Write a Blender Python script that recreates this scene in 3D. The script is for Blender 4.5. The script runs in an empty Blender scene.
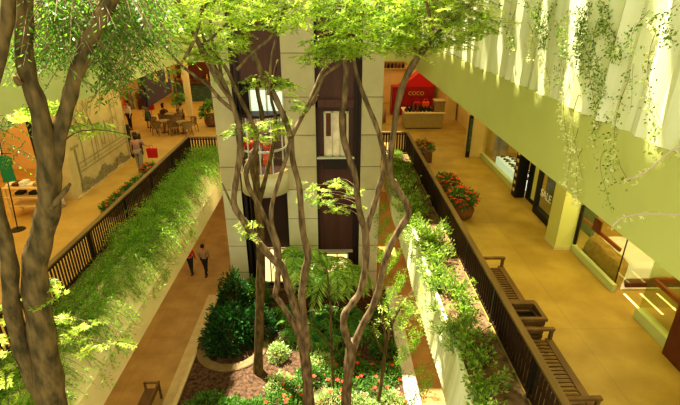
import bpy, bmesh, math, random
import numpy as np
from mathutils import Vector, Matrix
random.seed(7); rng = np.random.default_rng(7)
COL = bpy.context.scene.collection
R = math.radians
# ------------------------------------------------------------------ camera model
F = 453.3; PI_ = R(23.75); YW = math.atan(8/(F/math.cos(PI_))); CZ = 12.8
def ray(px, py):
    r = px-340; d = py-202.5
    fy = F*math.cos(PI_)-d*math.sin(PI_); fz = -F*math.sin(PI_)-d*math.cos(PI_)
    return r*math.cos(YW)+fy*math.sin(YW), -r*math.sin(YW)+fy*math.cos(YW), fz
def atz(px, py, z): x, y, w = ray(px, py); t = (z-CZ)/w; return Vector((x*t, y*t, z))
def aty(px, py, Y): x, y, w = ray(px, py); t = Y/y; return Vector((x*t, Y, CZ+w*t))
def atx(px, py, X): x, y, w = ray(px, py); t = X/x; return Vector((X, y*t, CZ+w*t))
# ------------------------------------------------------------------ materials
def mat(name, col, rough=.7, noise=0, nscale=5, col2=None, metal=0, emit=0, bump=0, bscale=20, spec=.3, stretch=None, trans=0, coat=0):
    m = bpy.data.materials.new(name); m.use_nodes = True; nt = m.node_tree; N = nt.nodes; L = nt.links
    b = N['Principled BSDF']; b.inputs['Roughness'].default_value = rough; b.inputs['Metallic'].default_value = metal
    b.inputs['Specular IOR Level'].default_value = spec; b.inputs['Coat Weight'].default_value = coat
    c = tuple(col)+(1,); b.inputs['Base Color'].default_value = c
    tc = N.new('ShaderNodeTexCoord'); mp = N.new('ShaderNodeMapping'); L.new(tc.outputs['Object'], mp.inputs[0])
    if stretch: mp.inputs['Scale'].default_value = stretch
    if noise or col2:
        n = N.new('ShaderNodeTexNoise'); n.inputs['Scale'].default_value = nscale; n.inputs['Detail'].default_value = 5
        L.new(mp.outputs[0], n.inputs[0]); r = N.new('ShaderNodeValToRGB'); L.new(n.outputs[0], r.inputs[0])
        c2 = col2 or tuple(x*(1-noise) for x in col)
        r.color_ramp.elements[0].position = .35; r.color_ramp.elements[1].position = .65
        r.color_ramp.elements[0].color = tuple(c2)+(1,); r.color_ramp.elements[1].color = c
        L.new(r.outputs[0], b.inputs['Base Color'])
    if bump:
        n2 = N.new('ShaderNodeTexNoise'); n2.inputs['Scale'].default_value = bscale; n2.inputs['Detail'].default_value = 6; L.new(mp.outputs[0], n2.inputs[0])
        bp = N.new('ShaderNodeBump'); bp.inputs['Strength'].default_value = bump; L.new(n2.outputs[0], bp.inputs['Height']); L.new(bp.outputs[0], b.inputs['Normal'])
    if emit:
        b.inputs['Emission Color'].default_value = c; b.inputs['Emission Strength'].default_value = emit
    return m
def leafmat(name, dark, light, trans=.45):
    m = bpy.data.materials.new(name); m.use_nodes = True; nt = m.node_tree; N = nt.nodes; L = nt.links
    b = N['Principled BSDF']; out = N['Material Output']
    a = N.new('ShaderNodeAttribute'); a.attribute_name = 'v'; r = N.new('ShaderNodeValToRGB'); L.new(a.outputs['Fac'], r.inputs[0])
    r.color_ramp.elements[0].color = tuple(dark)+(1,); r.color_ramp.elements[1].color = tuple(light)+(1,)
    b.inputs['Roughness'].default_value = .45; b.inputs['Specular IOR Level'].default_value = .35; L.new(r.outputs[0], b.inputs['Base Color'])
    t = N.new('ShaderNodeBsdfTranslucent'); g = N.new('ShaderNodeMixRGB'); g.blend_type = 'MULTIPLY'; g.inputs[0].default_value = 1
    g.inputs[2].default_value = (1.5, 1.6, .7, 1); L.new(r.outputs[0], g.inputs[1]); L.new(g.outputs[0], t.inputs[0])
    mx = N.new('ShaderNodeMixShader'); mx.inputs[0].default_value = trans; L.new(b.outputs[0], mx.inputs[1]); L.new(t.outputs[0], mx.inputs[2]); L.new(mx.outputs[0], out.inputs[0])
    return m
def floormat(name, col, col2, tile, joint=.85):
    m = mat(name, col, .5, col2=col2, nscale=1.3, bump=.03, bscale=60, spec=.4); nt = m.node_tree; N = nt.nodes; L = nt.links
    b = N['Principled BSDF']; src = b.inputs['Base Color'].links[0].from_socket
    tc = N['Texture Coordinate']; br = N.new('ShaderNodeTexBrick'); br.offset = 0
    br.inputs['Scale'].default_value = 1; br.inputs['Brick Width'].default_value = tile; br.inputs['Row Height'].default_value = tile
    br.inputs['Mortar Size'].default_value = .018; br.inputs['Color1'].default_value = (1, 1, 1, 1); br.inputs['Color2'].default_value = (.94, .94, .94, 1); br.inputs['Mortar'].default_value = (joint,)*3+(1,)
    L.new(tc.outputs['Object'], br.inputs[0])
    n2 = N.new('ShaderNodeTexNoise'); n2.inputs['Scale'].default_value = 55; L.new(tc.outputs['Object'], n2.inputs[0])
    r2 = N.new('ShaderNodeValToRGB'); r2.color_ramp.elements[0].color = (.8, .8, .8, 1); r2.color_ramp.elements[0].position = .4; r2.color_ramp.elements[1].position = .6; L.new(n2.outputs[0], r2.inputs[0])
    x = N.new('ShaderNodeMixRGB'); x.blend_type = 'MULTIPLY'; x.inputs[0].default_value = 1; L.new(src, x.inputs[1]); L.new(br.outputs[0], x.inputs[2])
    y = N.new('ShaderNodeMixRGB'); y.blend_type = 'MULTIPLY'; y.inputs[0].default_value = 1; L.new(x.outputs[0], y.inputs[1]); L.new(r2.outputs[0], y.inputs[2])
    L.new(y.outputs[0], b.inputs['Base Color']); return m
def glassmat(name, tint=(.9, .95, .85), refl=.12):
    m = bpy.data.materials.new(name); m.use_nodes = True; nt = m.node_tree; N = nt.nodes; L = nt.links
    for n in list(N):
        if n.type == 'BSDF_PRINCIPLED': N.remove(n)
    t = N.new('ShaderNodeBsdfTransparent'); t.inputs[0].default_value = tuple(tint)+(1,)
    g = N.new('ShaderNodeBsdfGlossy'); g.inputs['Roughness'].default_value = .03
    x = N.new('ShaderNodeMixShader'); x.inputs[0].default_value = refl; L.new(t.outputs[0], x.inputs[1]); L.new(g.outputs[0], x.inputs[2]); L.new(x.outputs[0], N['Material Output'].inputs[0])
    return m
M = dict(
 fascia=mat('fascia_light_tinted', (.66, .66, .22), .55, noise=.08, nscale=.6),  # off-white beam; the greenish light's tint is put into the colour
 fasciaL=mat('fascia_light_tinted_left', (.64, .68, .28), .55, noise=.08, nscale=.6),  # greenish light tint put into the colour here too
 plaster=mat('planter_plaster', (.82, .68, .38), .7, noise=.08, nscale=.8, bump=.03),
 rib=mat('ribbed_panel', (.90, .88, .62), .6, col2=(.70, .70, .38), nscale=3.2, stretch=(1, 1.2, .06)),  # pale and olive streaks put sun and shade on the folds into the colour
 beige=mat('beige_stone', (.62, .54, .36), .6, noise=.10, nscale=1.5),
 beigelow=mat('pale_stone', (.74, .70, .54), .6, noise=.08, nscale=1.5),
 joint=mat('stone_joint', (.25, .2, .12), .8),
 maroon=mat('maroon_panel', (.125, .052, .05), .5, noise=.25, nscale=2, stretch=(3, 3, .3)),
 darkmaroon=mat('dark_maroon_frame', (.03, .018, .018), .45),
 shaft=mat('lift_shaft_dark', (.06, .03, .025), .6),
 frame=mat('window_frame_cream', (.6, .56, .40), .5),
 darkmetal=mat('dark_metal', (.03, .028, .022), .4, metal=.4),
 steel=mat('pale_steel', (.62, .62, .56), .35, metal=.3),
 lit=mat('lit_room', (1, .72, .32), .8, emit=1.3),
 whitelit=mat('bright_lit_glass', (.75, .85, .78), .5, emit=.55),
 orangewall=mat('orange_store_wall', (.85, .57, .25), .7, noise=.12, nscale=1.2),
 yellowwall=mat('yellow_store_wall', (.72, .55, .22), .7, noise=.12, nscale=1.2),
 mural=mat('mural_ground', (.62, .52, .27), .8, noise=.14, nscale=2.5),
 muralink=mat('mural_ink', (.40, .35, .19), .9, noise=.3, nscale=8),
 muraldark=mat('mural_dark_ink', (.37, .33, .19), .9, noise=.3, nscale=8),
 ceil=mat('ceiling_paint', (.75, .72, .5), .8),
 floorU=floormat('gallery_floor_stone', (.56, .39, .085), (.44, .29, .055), 2.9, .86),
 floorL=floormat('left_gallery_floor_stone', (.64, .42, .12), (.54, .34, .08), 2.9, .86),
 floorG=floormat('ground_floor_stone', (.56, .36, .12), (.45, .27, .08), .95, .85),
 curb=mat('curb_stone', (.66, .52, .27), .7, noise=.12, nscale=4, bump=.05),
 curbD=mat('curb_dark_stone', (.24, .16, .07), .8, noise=.2, nscale=5),
 curbW=mat('curb_pale_stone', (.75, .72, .6), .7, noise=.1, nscale=4),
 mulch=mat('bark_mulch', (.15, .08, .04), .95, col2=(.04, .02, .012), nscale=9, bump=.8, bscale=25),
 chip=mat('mulch_chip', (.24, .14, .08), .9, noise=.5, nscale=3),
 soil=mat('planter_soil', (.28, .17, .08), .95, col2=(.10, .06, .025), nscale=6, bump=.6, bscale=25),
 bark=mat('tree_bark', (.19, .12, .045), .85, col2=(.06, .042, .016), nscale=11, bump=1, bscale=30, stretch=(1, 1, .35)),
 bark2=mat('tree_bark_lit', (.30, .20, .115), .85, col2=(.10, .065, .035), nscale=10, bump=1, bscale=28, stretch=(1, 1, .3)),  # lit copy of the bark, light put into the colour
 twig=mat('twig_bark', (.32, .21, .12), .9, noise=.3),
 palewood=mat('sunlit_twig', (.7, .55, .42), .8),
 railwood=mat('rail_wood', (.22, .135, .045), .5, noise=.3, nscale=4, stretch=(1, .2, 1)),
 raildark=mat('rail_slat_dark', (.055, .028, .016), .5, noise=.3, nscale=4),
 benchwood=mat('bench_wood', (.20, .11, .035), .5, noise=.35, nscale=6, stretch=(1, .2, 1)),
 redwood=mat('red_wood', (.16, .045, .02), .4, noise=.3, nscale=5, stretch=(1, 1, .2)),
 redbar=mat('red_rail', (.30, .03, .015), .4),
 black=mat('black_paint', (.02, .018, .015), .5),
 navy=mat('navy_sign_panel', (.02, .02, .07), .5),
 plum=mat('plum_sign_panel', (.085, .055, .075), .5),
 greenmarble=mat('green_marble', (.10, .17, .12), .3, col2=(.03, .06, .05), nscale=5, stretch=(.5, 1, 3)),
 goldp=mat('gold_trim', (.75, .55, .2), .4, metal=.3),
 red=mat('red_paint', (.55, .015, .015), .5),
 signred=mat('sign_red', (.36, .012, .015), .5, noise=.3, nscale=2),
 orange=mat('orange_cloth', (.9, .13, .02), .7),
 skirtc=mat('orange_red_cloth', (.85, .10, .03), .7),
 pinkred=mat('red_flower', (.85, .06, .03), .6),
 cream=mat('cream_cloth', (.85, .75, .55), .8),
 white=mat('white_cloth', (.85, .82, .75), .8, noise=.08, nscale=4),
 brownc=mat('brown_quilt', (.42, .27, .07), .85, col2=(.3, .18, .04), nscale=7, bump=.2),
 green=mat('green_cloth', (.03, .22, .09), .8),
 grey=mat('grey_cloth', (.30, .27, .2), .8), tan=mat('tan_shirt', (.38, .30, .18), .8), dark=mat('dark_cloth', (.03, .028, .03), .8),
 mauve=mat('mauve_shirt', (.38, .22, .18), .8), skin=mat('skin', (.55, .30, .17), .6), hair=mat('dark_hair', (.035, .02, .012), .6),
 pot=mat('brown_ceramic', (.20, .09, .035), .4, noise=.25, nscale=3), rattan=mat('rattan_weave', (.36, .26, .11), .7, noise=.4, nscale=25),
 glass=glassmat('shop_glass'), glasslift=glassmat('lift_glass', (.95, .98, .95), .04),
 greenglass=mat('green_glass_edge', (.55, .62, .3), .3),
 kiosk=mat('kiosk_laminate', (.42, .33, .13), .5, noise=.1),
 lampmat=mat('warm_lamp', (1, .8, .45), .5, emit=6),
 shelfmat=mat('shelf_light_wood', (.75, .55, .25), .5),
 L_canopy=leafmat('canopy_leaf', (.05, .16, .012), (.66, .76, .17), .5),  # bright end of the ramp paints sun highlights on the leaves
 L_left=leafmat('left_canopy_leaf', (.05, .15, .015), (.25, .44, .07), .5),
 L_vine=leafmat('vine_leaf', (.05, .13, .015), (.34, .44, .09), .35),
 L_pl=leafmat('planter_leaf', (.08, .20, .02), (.46, .58, .13), .4),
 L_pale=leafmat('pale_blossom', (.6, .62, .3), (.95, .9, .75), .4),
 L_fern=leafmat('asparagus_fern_leaf', (.10, .26, .02), (.38, .60, .08), .45),
 L_shrub=leafmat('dark_shrub_leaf', (.008, .045, .012), (.05, .17, .03), .2),
 L_ground=leafmat('ground_cover_leaf', (.025, .11, .015), (.20, .38, .07), .3),
 L_varieg=leafmat('variegated_leaf', (.12, .28, .04), (.75, .80, .45), .35),
 L_palm=leafmat('palm_leaf', (.18, .38, .04), (.75, .88, .35), .45),  # pale end of the ramp stands in for light on the fronds
 L_palmd=leafmat('dark_fern_leaf', (.08, .24, .03), (.36, .58, .13), .35),
)
# ------------------------------------------------------------------ mesh building
class MB:
    def __init__(s): s.v = []; s.f = []
    def add(s, vs, fs):
        o = len(s.v); s.v += [tuple(x) for x in vs]; s.f += [tuple(i+o for i in f) for f in fs]; return s
    def box(s, a, b):
        x0, x1 = sorted((a[0], b[0])); y0, y1 = sorted((a[1], b[1])); z0, z1 = sorted((a[2], b[2]))
        return s.add([(x0,y0,z0),(x1,y0,z0),(x1,y1,z0),(x0,y1,z0),(x0,y0,z1),(x1,y0,z1),(x1,y1,z1),(x0,y1,z1)],
                     [(0,3,2,1),(4,5,6,7),(0,1,5,4),(1,2,6,5),(2,3,7,6),(3,0,4,7)])
    def bbox(s, a, b, r=.02):   # box with chamfered edges
        bm = bmesh.new(); bmesh.ops.create_cube(bm, size=1)
        c = [(a[i]+b[i])/2 for i in range(3)]; d = [abs(b[i]-a[i]) for i in range(3)]
        for v in bm.verts: v.co = Vector([c[i]+v.co[i]*d[i] for i in range(3)])
        bmesh.ops.bevel(bm, geom=bm.edges[:], offset=min(r, min(d)*.45), segments=2, affect='EDGES', profile=.6)
        bm.verts.index_update(); s.add([v.co[:] for v in bm.verts], [[v.index for v in f.verts] for f in bm.faces]); bm.free(); return s
    def bar(s, p, q, w, h=None):
        h = h or w; p = Vector(p); q = Vector(q); d = (q-p).normalized(); u = Vector((0,0,1)) if abs(d.z) < .9 else Vector((0,1,0))
        a = d.cross(u).normalized()*w/2; b = a.cross(d).normalized()*h/2
        return s.add([p-a-b, p+a-b, p+a+b, p-a+b, q-a-b, q+a-b, q+a+b, q-a+b], [(0,1,2,3),(7,6,5,4),(0,4,5,1),(1,5,6,2),(2,6,7,3),(3,7,4,0)])
    def tube(s, pts, rad, n=8):
        pts = [Vector(p) for p in pts]; o = len(s.v); prev = None
        for i, p in enumerate(pts):
            d = (pts[min(i+1, len(pts)-1)]-pts[max(i-1, 0)]).normalized()
            if prev is None: a = d.cross(Vector((0,1,0)) if abs(d.y) < .9 else Vector((1,0,0))).normalized()
            else: a = (prev-d*prev.dot(d)).normalized()
            prev = a; b = d.cross(a); r = rad[i] if hasattr(rad, '__len__') else rad
            for k in range(n): t = 2*math.pi*k/n; s.v.append(tuple(p+a*math.cos(t)*r+b*math.sin(t)*r))
        for i in range(len(pts)-1):
            for k in range(n): s.f.append((o+i*n+k, o+i*n+(k+1)%n, o+(i+1)*n+(k+1)%n, o+(i+1)*n+k))
        s.f.append(tuple(o+k for k in range(n))[::-1]); s.f.append(tuple(o+(len(pts)-1)*n+k for k in range(n))); return s
    def lathe(s, prof, c=(0,0,0), n=20, close=True):
        o = len(s.v)
        for r, z in prof:
            for k in range(n): t = 2*math.pi*k/n; s.v.append((c[0]+r*math.cos(t), c[1]+r*math.sin(t), c[2]+z))
        for i in range(len(prof)-1):
            for k in range(n): s.f.append((o+i*n+k, o+i*n+(k+1)%n, o+(i+1)*n+(k+1)%n, o+(i+1)*n+k))
        if close: s.f.append(tuple(o+k for k in range(n))[::-1]); s.f.append(tuple(o+(len(prof)-1)*n+k for k in range(n)))
        return s
    def poly(s, pts): return s.add(pts, [tuple(range(len(pts)))])
    def prism(s, pts, d):   # polygon extruded by vector d
        n = len(pts); d = Vector(d); a = [Vector(p) for p in pts]; b = [p+d for p in a]
        return s.add(a+b, [tuple(range(n))[::-1], tuple(range(n, 2*n))]+[(i, (i+1)%n, n+(i+1)%n, n+i) for i in range(n)])
    def build(s, name, m, parent=None, smooth=False, world=True):
        me = bpy.data.meshes.new(name); vs = np.array(s.v, dtype=float)
        if parent is not None and world: vs = vs-np.array(origin(parent))
        me.from_pydata(vs.tolist(), [], s.f); me.materials.append(M[m] if isinstance(m, str) else m)
        if smooth: me.polygons.foreach_set('use_smooth', [True]*len(me.polygons))
        bm = bmesh.new(); bm.from_mesh(me); bmesh.ops.recalc_face_normals(bm, faces=bm.faces[:]); bm.to_mesh(me); bm.free()
        me.update(); o = bpy.data.objects.new(name, me); COL.objects.link(o)
        if parent is not None: o.parent = parent
        return o
def origin(o):
    v = Vector(o.location)
    while o.parent: o = o.parent; v += o.location
    return v
def tag(o, label, cat, group=None, kind=None):
    o['label'] = label; o['category'] = cat
    if group: o['group'] = group
    if kind: o['kind'] = kind
    return o
def thing(name, label, cat, loc=(0,0,0), rz=0, group=None):
    o = bpy.data.objects.new(name, None); COL.objects.link(o); o.location = loc; o.rotation_euler = (0,0,rz); o.empty_display_size = .1
    return tag(o, label, cat, group)
def struct(name, mb, m, label, cat):
    o = mb.build(name, m); o['kind'] = 'structure'; o['label'] = label; o['category'] = cat; return o
def dup(root, loc, rz=None, label=None, group=None, sc=None):
    r = root.copy(); COL.objects.link(r); r.location = loc
    if rz is not None: r.rotation_euler = (r.rotation_euler[0], r.rotation_euler[1], rz)
    if sc: r.scale = (sc,)*3 if not hasattr(sc, '__len__') else sc
    if label: r['label'] = label
    if group: r['group'] = group
    for ch in list(root.children):
        c = ch.copy(); COL.objects.link(c); c.parent = r
        for g in list(ch.children):
            d = g.copy(); COL.objects.link(d); d.parent = c
    return r
def smooth_path(P, k=4):
    P = [np.array(p, float) for p in P]; out = []
    for i in range(len(P)-1):
        a = P[max(i-1, 0)]; b = P[i]; c = P[i+1]; d = P[min(i+2, len(P)-1)]
        for j in range(k):
            t = j/k; out.append(.5*((2*b)+(c-a)*t+(2*a-5*b+4*c-d)*t*t+(3*b-a-3*c+d)*t**3))
    out.append(P[-1]); return out
# ---- foliage: a mesh of many small leaves.  C centres, D directions, size, lobes per leaf
def leaves(name, C, D, size, m, parent=None, lobes=1, width=.35, jitter=.5, vals=None, flat=0, label=None):
    C = np.asarray(C, float); D = np.asarray(D, float); n = len(C)
    size = np.broadcast_to(np.asarray(size, float), (n,))*rng.uniform(.7, 1.3, n)
    D = D+rng.normal(0, jitter, (n, 3)); D /= np.linalg.norm(D, axis=1)[:, None]+1e-9
    Nn = rng.normal(0, 1, (n, 3)); Nn[:, 2] += flat; S = np.cross(D, Nn); S /= np.linalg.norm(S, axis=1)[:, None]+1e-9
    val = rng.uniform(0, 1, n) if vals is None else np.clip(vals+rng.normal(0, .15, n), 0, 1)
    V = []; VA = []
    for k in range(lobes):
        a = 0 if lobes == 1 else (k-(lobes-1)/2)*1.9/(lobes-1)*1.0
        d = D*math.cos(a)+S*math.sin(a); s_ = -D*math.sin(a)+S*math.cos(a); l = size*(1 if abs(a) < .3 else .8)
        up = np.cross(d, s_)
        V.append(np.stack([C, C+d*(l*.5)[:, None]+s_*(l*width*.5)[:, None]+up*(l*.06)[:, None], C+d*l[:, None], C+d*(l*.5)[:, None]-s_*(l*width*.5)[:, None]+up*(l*.06)[:, None]], 1)); VA.append(val)
    V = np.concatenate(V).reshape(-1, 3); VA = np.repeat(np.concatenate(VA), 4)
    if parent is not None: V = V-np.array(origin(parent))
    me = bpy.data.meshes.new(name); nq = len(V)//4
    me.vertices.add(len(V)); me.vertices.foreach_set('co', V.astype(np.float32).ravel())
    me.loops.add(nq*4); me.loops.foreach_set('vertex_index', np.arange(nq*4, dtype=np.int32))
    me.polygons.add(nq); me.polygons.foreach_set('loop_start', np.arange(0, nq*4, 4, dtype=np.int32))
    me.update(calc_edges=True); at = me.attributes.new('v', 'FLOAT', 'POINT'); at.data.foreach_set('value', VA.astype(np.float32))
    me.materials.append(M[m]); me.validate(); o = bpy.data.objects.new(name, me); COL.objects.link(o)
    if parent is not None: o.parent = parent
    return o

# ================================================================== THE SETTING
LX, RX = -7.25, 3.87          # gallery railings
S = struct
S('floor_ground', MB().box((-16, 1, -.3), (14, 32, 0)), 'floorG', 'polished tan stone floor of the lowest level beside the planted garden', 'floor')
S('floor_gallery_right', MB().box((3.83, 1, 5.1), (13, 25, 5.6)).box((1.95, 23.1, 5.1), (3.83, 25, 5.6)).box((1.95, 25, 5.1), (13, 40, 5.6)), 'floorU', 'golden stone gallery floor between right railing and shop windows', 'floor')
S('floor_gallery_left', MB().box((-18, 1, 5.1), (-7.4, 40, 5.6)).box((-7.4, 22.3, 5.1), (-4.9, 40, 5.6)), 'floorL', 'golden stone gallery floor between left railing and mural wall', 'floor')
# upper level slabs, their bare front beams
S('trim_beam_right', MB().box((3.83, 1, 9.98), (13, 25, 11.26)), 'fascia', 'broad yellow-green beam edging the upper level above the right gallery', 'beam')
S('trim_beam_left', MB().box((-18, 1, 9.96), (-8.0, 25, 11.24)), 'fasciaL', 'pale green beam edging the upper level above the left gallery', 'beam')
S('trim_beam_back', MB().box((1.9, 25, 9.96), (13, 27, 11.24)).box((-18, 25, 9.96), (-4.8, 27, 11.24)), 'fasciaL', 'beam crossing behind the lift tower at the upper level', 'beam')
S('ceiling_gallery_back', MB().box((-18, 27, 9.96), (13, 41, 10.3)), 'ceil', 'cream ceiling over the far seating area', 'ceiling')
# ribbed / sheer upper parapet walls
def ribwall(x0, x1, y0, y1, z0, z1, sx, pitch=.16, amp=.035, taper=0):
    mb = MB(); n = int((y1-y0)/pitch)*4; o = 0; fs = []
    vs = []
    for i in range(n+1):
        y = y0+(y1-y0)*i/n; w = amp*(.5+.5*math.sin(i*math.pi/2))*(1+.9*math.sin(y*1.7)*math.sin(y*.6))
        vs += [(x0+sx*w, y, z0), (x1+sx*w, y, z1)]
    for i in range(n): fs.append((2*i, 2*i+2, 2*i+3, 2*i+1))
    mb.add(vs, fs); return mb
S('wall_upper_right', ribwall(3.88, 4.0, 2, 25, 11.26, 15.2, -1, .42, .075).box((4.12, 2, 11.26), (4.3, 25, 15.2)), 'rib', 'sunlit pale fluted wall above the right beam hung with vines', 'wall')
S('wall_upper_left', MB().box((-8.6, 1, 11.24), (-8.35, 25, 14.2)), 'fasciaL', 'olive green wall above the left beam behind the leaves', 'wall')
S('wall_upper_back', MB().box((-18, 30, 10.3), (13, 30.3, 17)), 'fasciaL', 'pale green wall far behind at the top level', 'wall')
# lower edge beams of the gallery floors and planters
S('trim_planter_left', MB().prism([(-5.3, 1, 4.36), (-5.3, 1, 5.2), (-5.75, 1, 5.75), (-6.1, 1, 5.95), (-6.25, 1, 5.95), (-6.25, 1, 5.4), (-7.4, 1, 5.3), (-7.4, 1, 5.1), (-7.4, 1, 4.36)], (0, 21.3, 0)), 'plaster', 'cream sloping planter wall under the ferns of the left gallery', 'planter wall')
S('trim_planter_left_soil', MB().box((-7.38, 1, 5.3), (-6.25, 22.2, 5.62)), 'soil', 'dark soil bed in the left gallery planter', 'soil')
S('trim_planter_right', ribwall(2.6, 2.74, 1, 23.1, 4.3, 5.66, -1, .17, .045).box((2.76, 1, 4.3), (3.83, 23.1, 5.45)).box((2.7, 1, 5.6), (2.8, 23.1, 5.68)), 'rib', 'white ribbed planter wall of the right gallery seen past the vines', 'planter wall')
S('trim_planter_right_soil', MB().box((2.8, 1, 5.4), (3.82, 23, 5.6)), 'soil', 'brown soil bed strewn with leaves beside the right railing', 'soil')
# ground level: garden bed, curbs, undercroft walls
S('ground_garden', MB().box((-5.42, 2, 0), (2.72, 18.2, .25)), 'mulch', 'brown bark mulch garden bed in the atrium floor', 'garden bed')
S('trim_curb_left', MB().bbox((-5.52, 1, 0), (-5.36, 18.2, .32), .02).box((-6.0, 1, 0), (-5.52, 18.2, .012)), 'curb', 'tan stone curb on the left side of the garden', 'curb')
S('trim_curb_right', MB().bbox((2.45, 1, 0), (2.95, 18.2, .42), .03), 'curbW', 'pale stone curb on the right side of the garden', 'curb')
S('trim_seat_curb', MB().lathe([(1.05, 0), (1.4, .0), (1.42, .17), (1.38, .2), (1.07, .2), (1.05, .17), (1.05, 0)], (-4.05, 14.35, .12), 40, False), 'curbD', 'low curved stone edging around the dark shrub', 'curb')
S('wall_ground_right', MB().box((6.5, 1, 0), (6.7, 32, 5.1)), 'orangewall', 'orange wall of the lowest level under the right gallery', 'wall')
S('wall_ground_left', MB().box((-13.2, 1, 0), (-13, 32, 5.1)), 'yellowwall', 'yellow wall of the lowest level under the left gallery', 'wall')
S('wall_ground_back', MB().box((-16, 31, 0), (14, 31.3, 5.1)), 'orangewall', 'orange wall at the far end of the lowest level', 'wall')
# gallery back walls
S('wall_mural', MB().box((-10.45, 16.95, 5.6), (-10.2, 22.1, 9.96)).box((-11.3, 16.8, 5.6), (-10.2, 16.95, 9.96)), 'mural', 'tan wall of the left gallery painted with a garden mural', 'wall')
S('wall_gallery_left', MB().box((-16.2, 1, 5.6), (-16, 40, 9.96)), 'orangewall', 'orange rear wall of the left shops', 'wall')
S('wall_gallery_left_return', MB().box((-16, 20.6, 5.6), (-10.45, 20.8, 9.96)), 'orangewall', 'glowing orange wall inside the left clothing shop', 'wall')
S('wall_gallery_back', MB().box((-18, 38.5, 5.6), (13, 38.8, 9.96)), 'yellowwall', 'yellow far wall of the gallery behind the cafe seats', 'wall')
S('wall_shop_right', MB().box((11.4, 1, 5.6), (11.6, 27, 9.96)), 'orangewall', 'orange rear wall inside the right shops', 'wall')
S('wall_shop_right_end', MB().box((9.2, 22.7, 5.6), (11.4, 22.9, 9.96)).box((7.66, 7.4, 5.6), (11.4, 7.6, 9.96)), 'yellowwall', 'yellow partition between right shops', 'wall')
S('wall_gallery_right_back', MB().box((8.3, 23, 5.6), (8.5, 38, 9.96)), 'yellowwall', 'yellow wall beyond the right shops', 'wall')
# unseen roof; openings, beams and louvres shaped to mask the sun
rf = MB().box((3.7, 1, 17), (14, 32, 17.4)).box((-18, 1, 17), (-8.9, 32, 17.4)).box((.5, 1, 17), (1.95, 32, 17.4))
rf.box((-9.3, 29, 17), (3.7, 32, 17.4))
for y in (4.2, 8.2, 12.2, 16.2, 20.2, 24.2): rf.box((-9.3, y, 17), (3.7, y+.5, 17.4))
for k in range(26): rf.box((1.95, 2+k*1.1, 17.05), (3.7, 2+k*1.1+(.72 if k % 3 else .45), 17.3))  # unseen louvres added to break the sun into streaks on the right wall
S('ceiling_sun_mask', rf, 'ceil', 'unseen skylight beams shaped to mask the sun over the atrium', 'ceiling')

# pillars
def pillar(name, a, b, label, z0=5.6, z1=9.97, m='yellowwall'):
    t = thing(name, label, 'pillar', ((a[0]+b[0])/2, (a[1]+b[1])/2, z0))
    MB().box((a[0], a[1], z0), (b[0], b[1], z1)).build('pillar_shaft', m, t)
    MB().box((a[0]-.02, a[1]-.02, z0), (b[0]+.02, b[1]+.02, z0+.1)).build('pillar_base', 'curb', t); return t
pillar('square_pillar', (7.02, 12.5), (7.66, 13.2), 'square yellow pillar between the plant window and the bed window', m='fascia')
pillar('square_pillar', (6.94, 22.0), (7.7, 23.0), 'square yellow pillar with a tall black sign at its left corner')
pillar('square_pillar', (-10.0, 31.1), (-9.65, 31.5), 'slim cream pillar beside the tall indoor palm', m='plaster')
pillar('square_pillar', (7.55, 29.9), (8.2, 30.6), 'yellow pillar behind the merchandise kiosk')
t = thing('wall_sign', 'tall black framed sign standing at the left corner of the far yellow pillar', 'sign', (6.82, 22, 5.6))
MB().bbox((6.74, 21.9, 5.62), (6.92, 22.05, 7.75), .02).build('frame', 'black', t); MB().box((6.77, 21.885, 5.95), (6.89, 21.9, 7.6)).build('panel', 'greenmarble', t)

# ------------------------------------------------------------------ lift tower
TY = 18.3
tw = thing('lift_tower', 'beige and maroon lift tower rising from the garden with round glass bay', 'lift tower', (-1.4, TY, 0))
def stonepanel(x0, x1):
    o = MB().box((x0, TY, 0), (x1, TY+5, 17)).build('stone_pier', 'beige', tw)
    MB().box((x0-.012, TY-.015, 0), (x1+.012, TY+.2, 5.36)).build('pale_cladding', 'beigelow', o)
    for z in (1.2, 2.6, 3.98, 5.37, 6.42, 7.8, 9.36, 11.04, 12.7, 14.4): MB().box((x0-.014, TY-.02, z-.012), (x1+.014, TY+.3, z+.012)).build('panel_joint', 'joint', o)
stonepanel(-4.8, -3.98); stonepanel(-2.0, -.68); stonepanel(1.17, 2.02)
MB().box((-.68, TY+.12, 0), (1.17, TY+.4, 17)).build('maroon_wall', 'maroon', tw)
MB().box((-3.98, TY+.6, 0), (-2.0, TY+.8, 17)).build('lift_shaft_wall', 'shaft', tw)
MB().box((-3.98, TY+.1, 9.9), (-2.0, TY+.3, 17)).build('upper_maroon_wall', 'maroon', tw)
f = MB()
for x in (-.66, .92, 1.1): f.box((x-.04, TY-.02, 0), (x+.05, TY+.14, 17))
for x in (-3.95, -3.72): f.box((x-.04, TY-.02, 0), (x+.04, TY+.14, 17))
f.box((-3.98, TY-.02, 0), (-3.6, TY+.5, 5.3))
f.build('vertical_channel', 'darkmaroon', tw)
for z in (9.1, 5.0, 11.9): MB().box((-.68, TY-.02, z-.16), (.9, TY+.13, z+.16)).build('cross_beam', 'maroon', tw)
MB().box((-.68, TY-.08, 6.78), (.9, TY+.12, 6.86)).build('window_sill', 'steel', tw)
MB().box((-.4, TY-.1, 6.35), (.6, TY+.12, 6.75)).build('planter_box', 'darkmaroon', tw)
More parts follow.
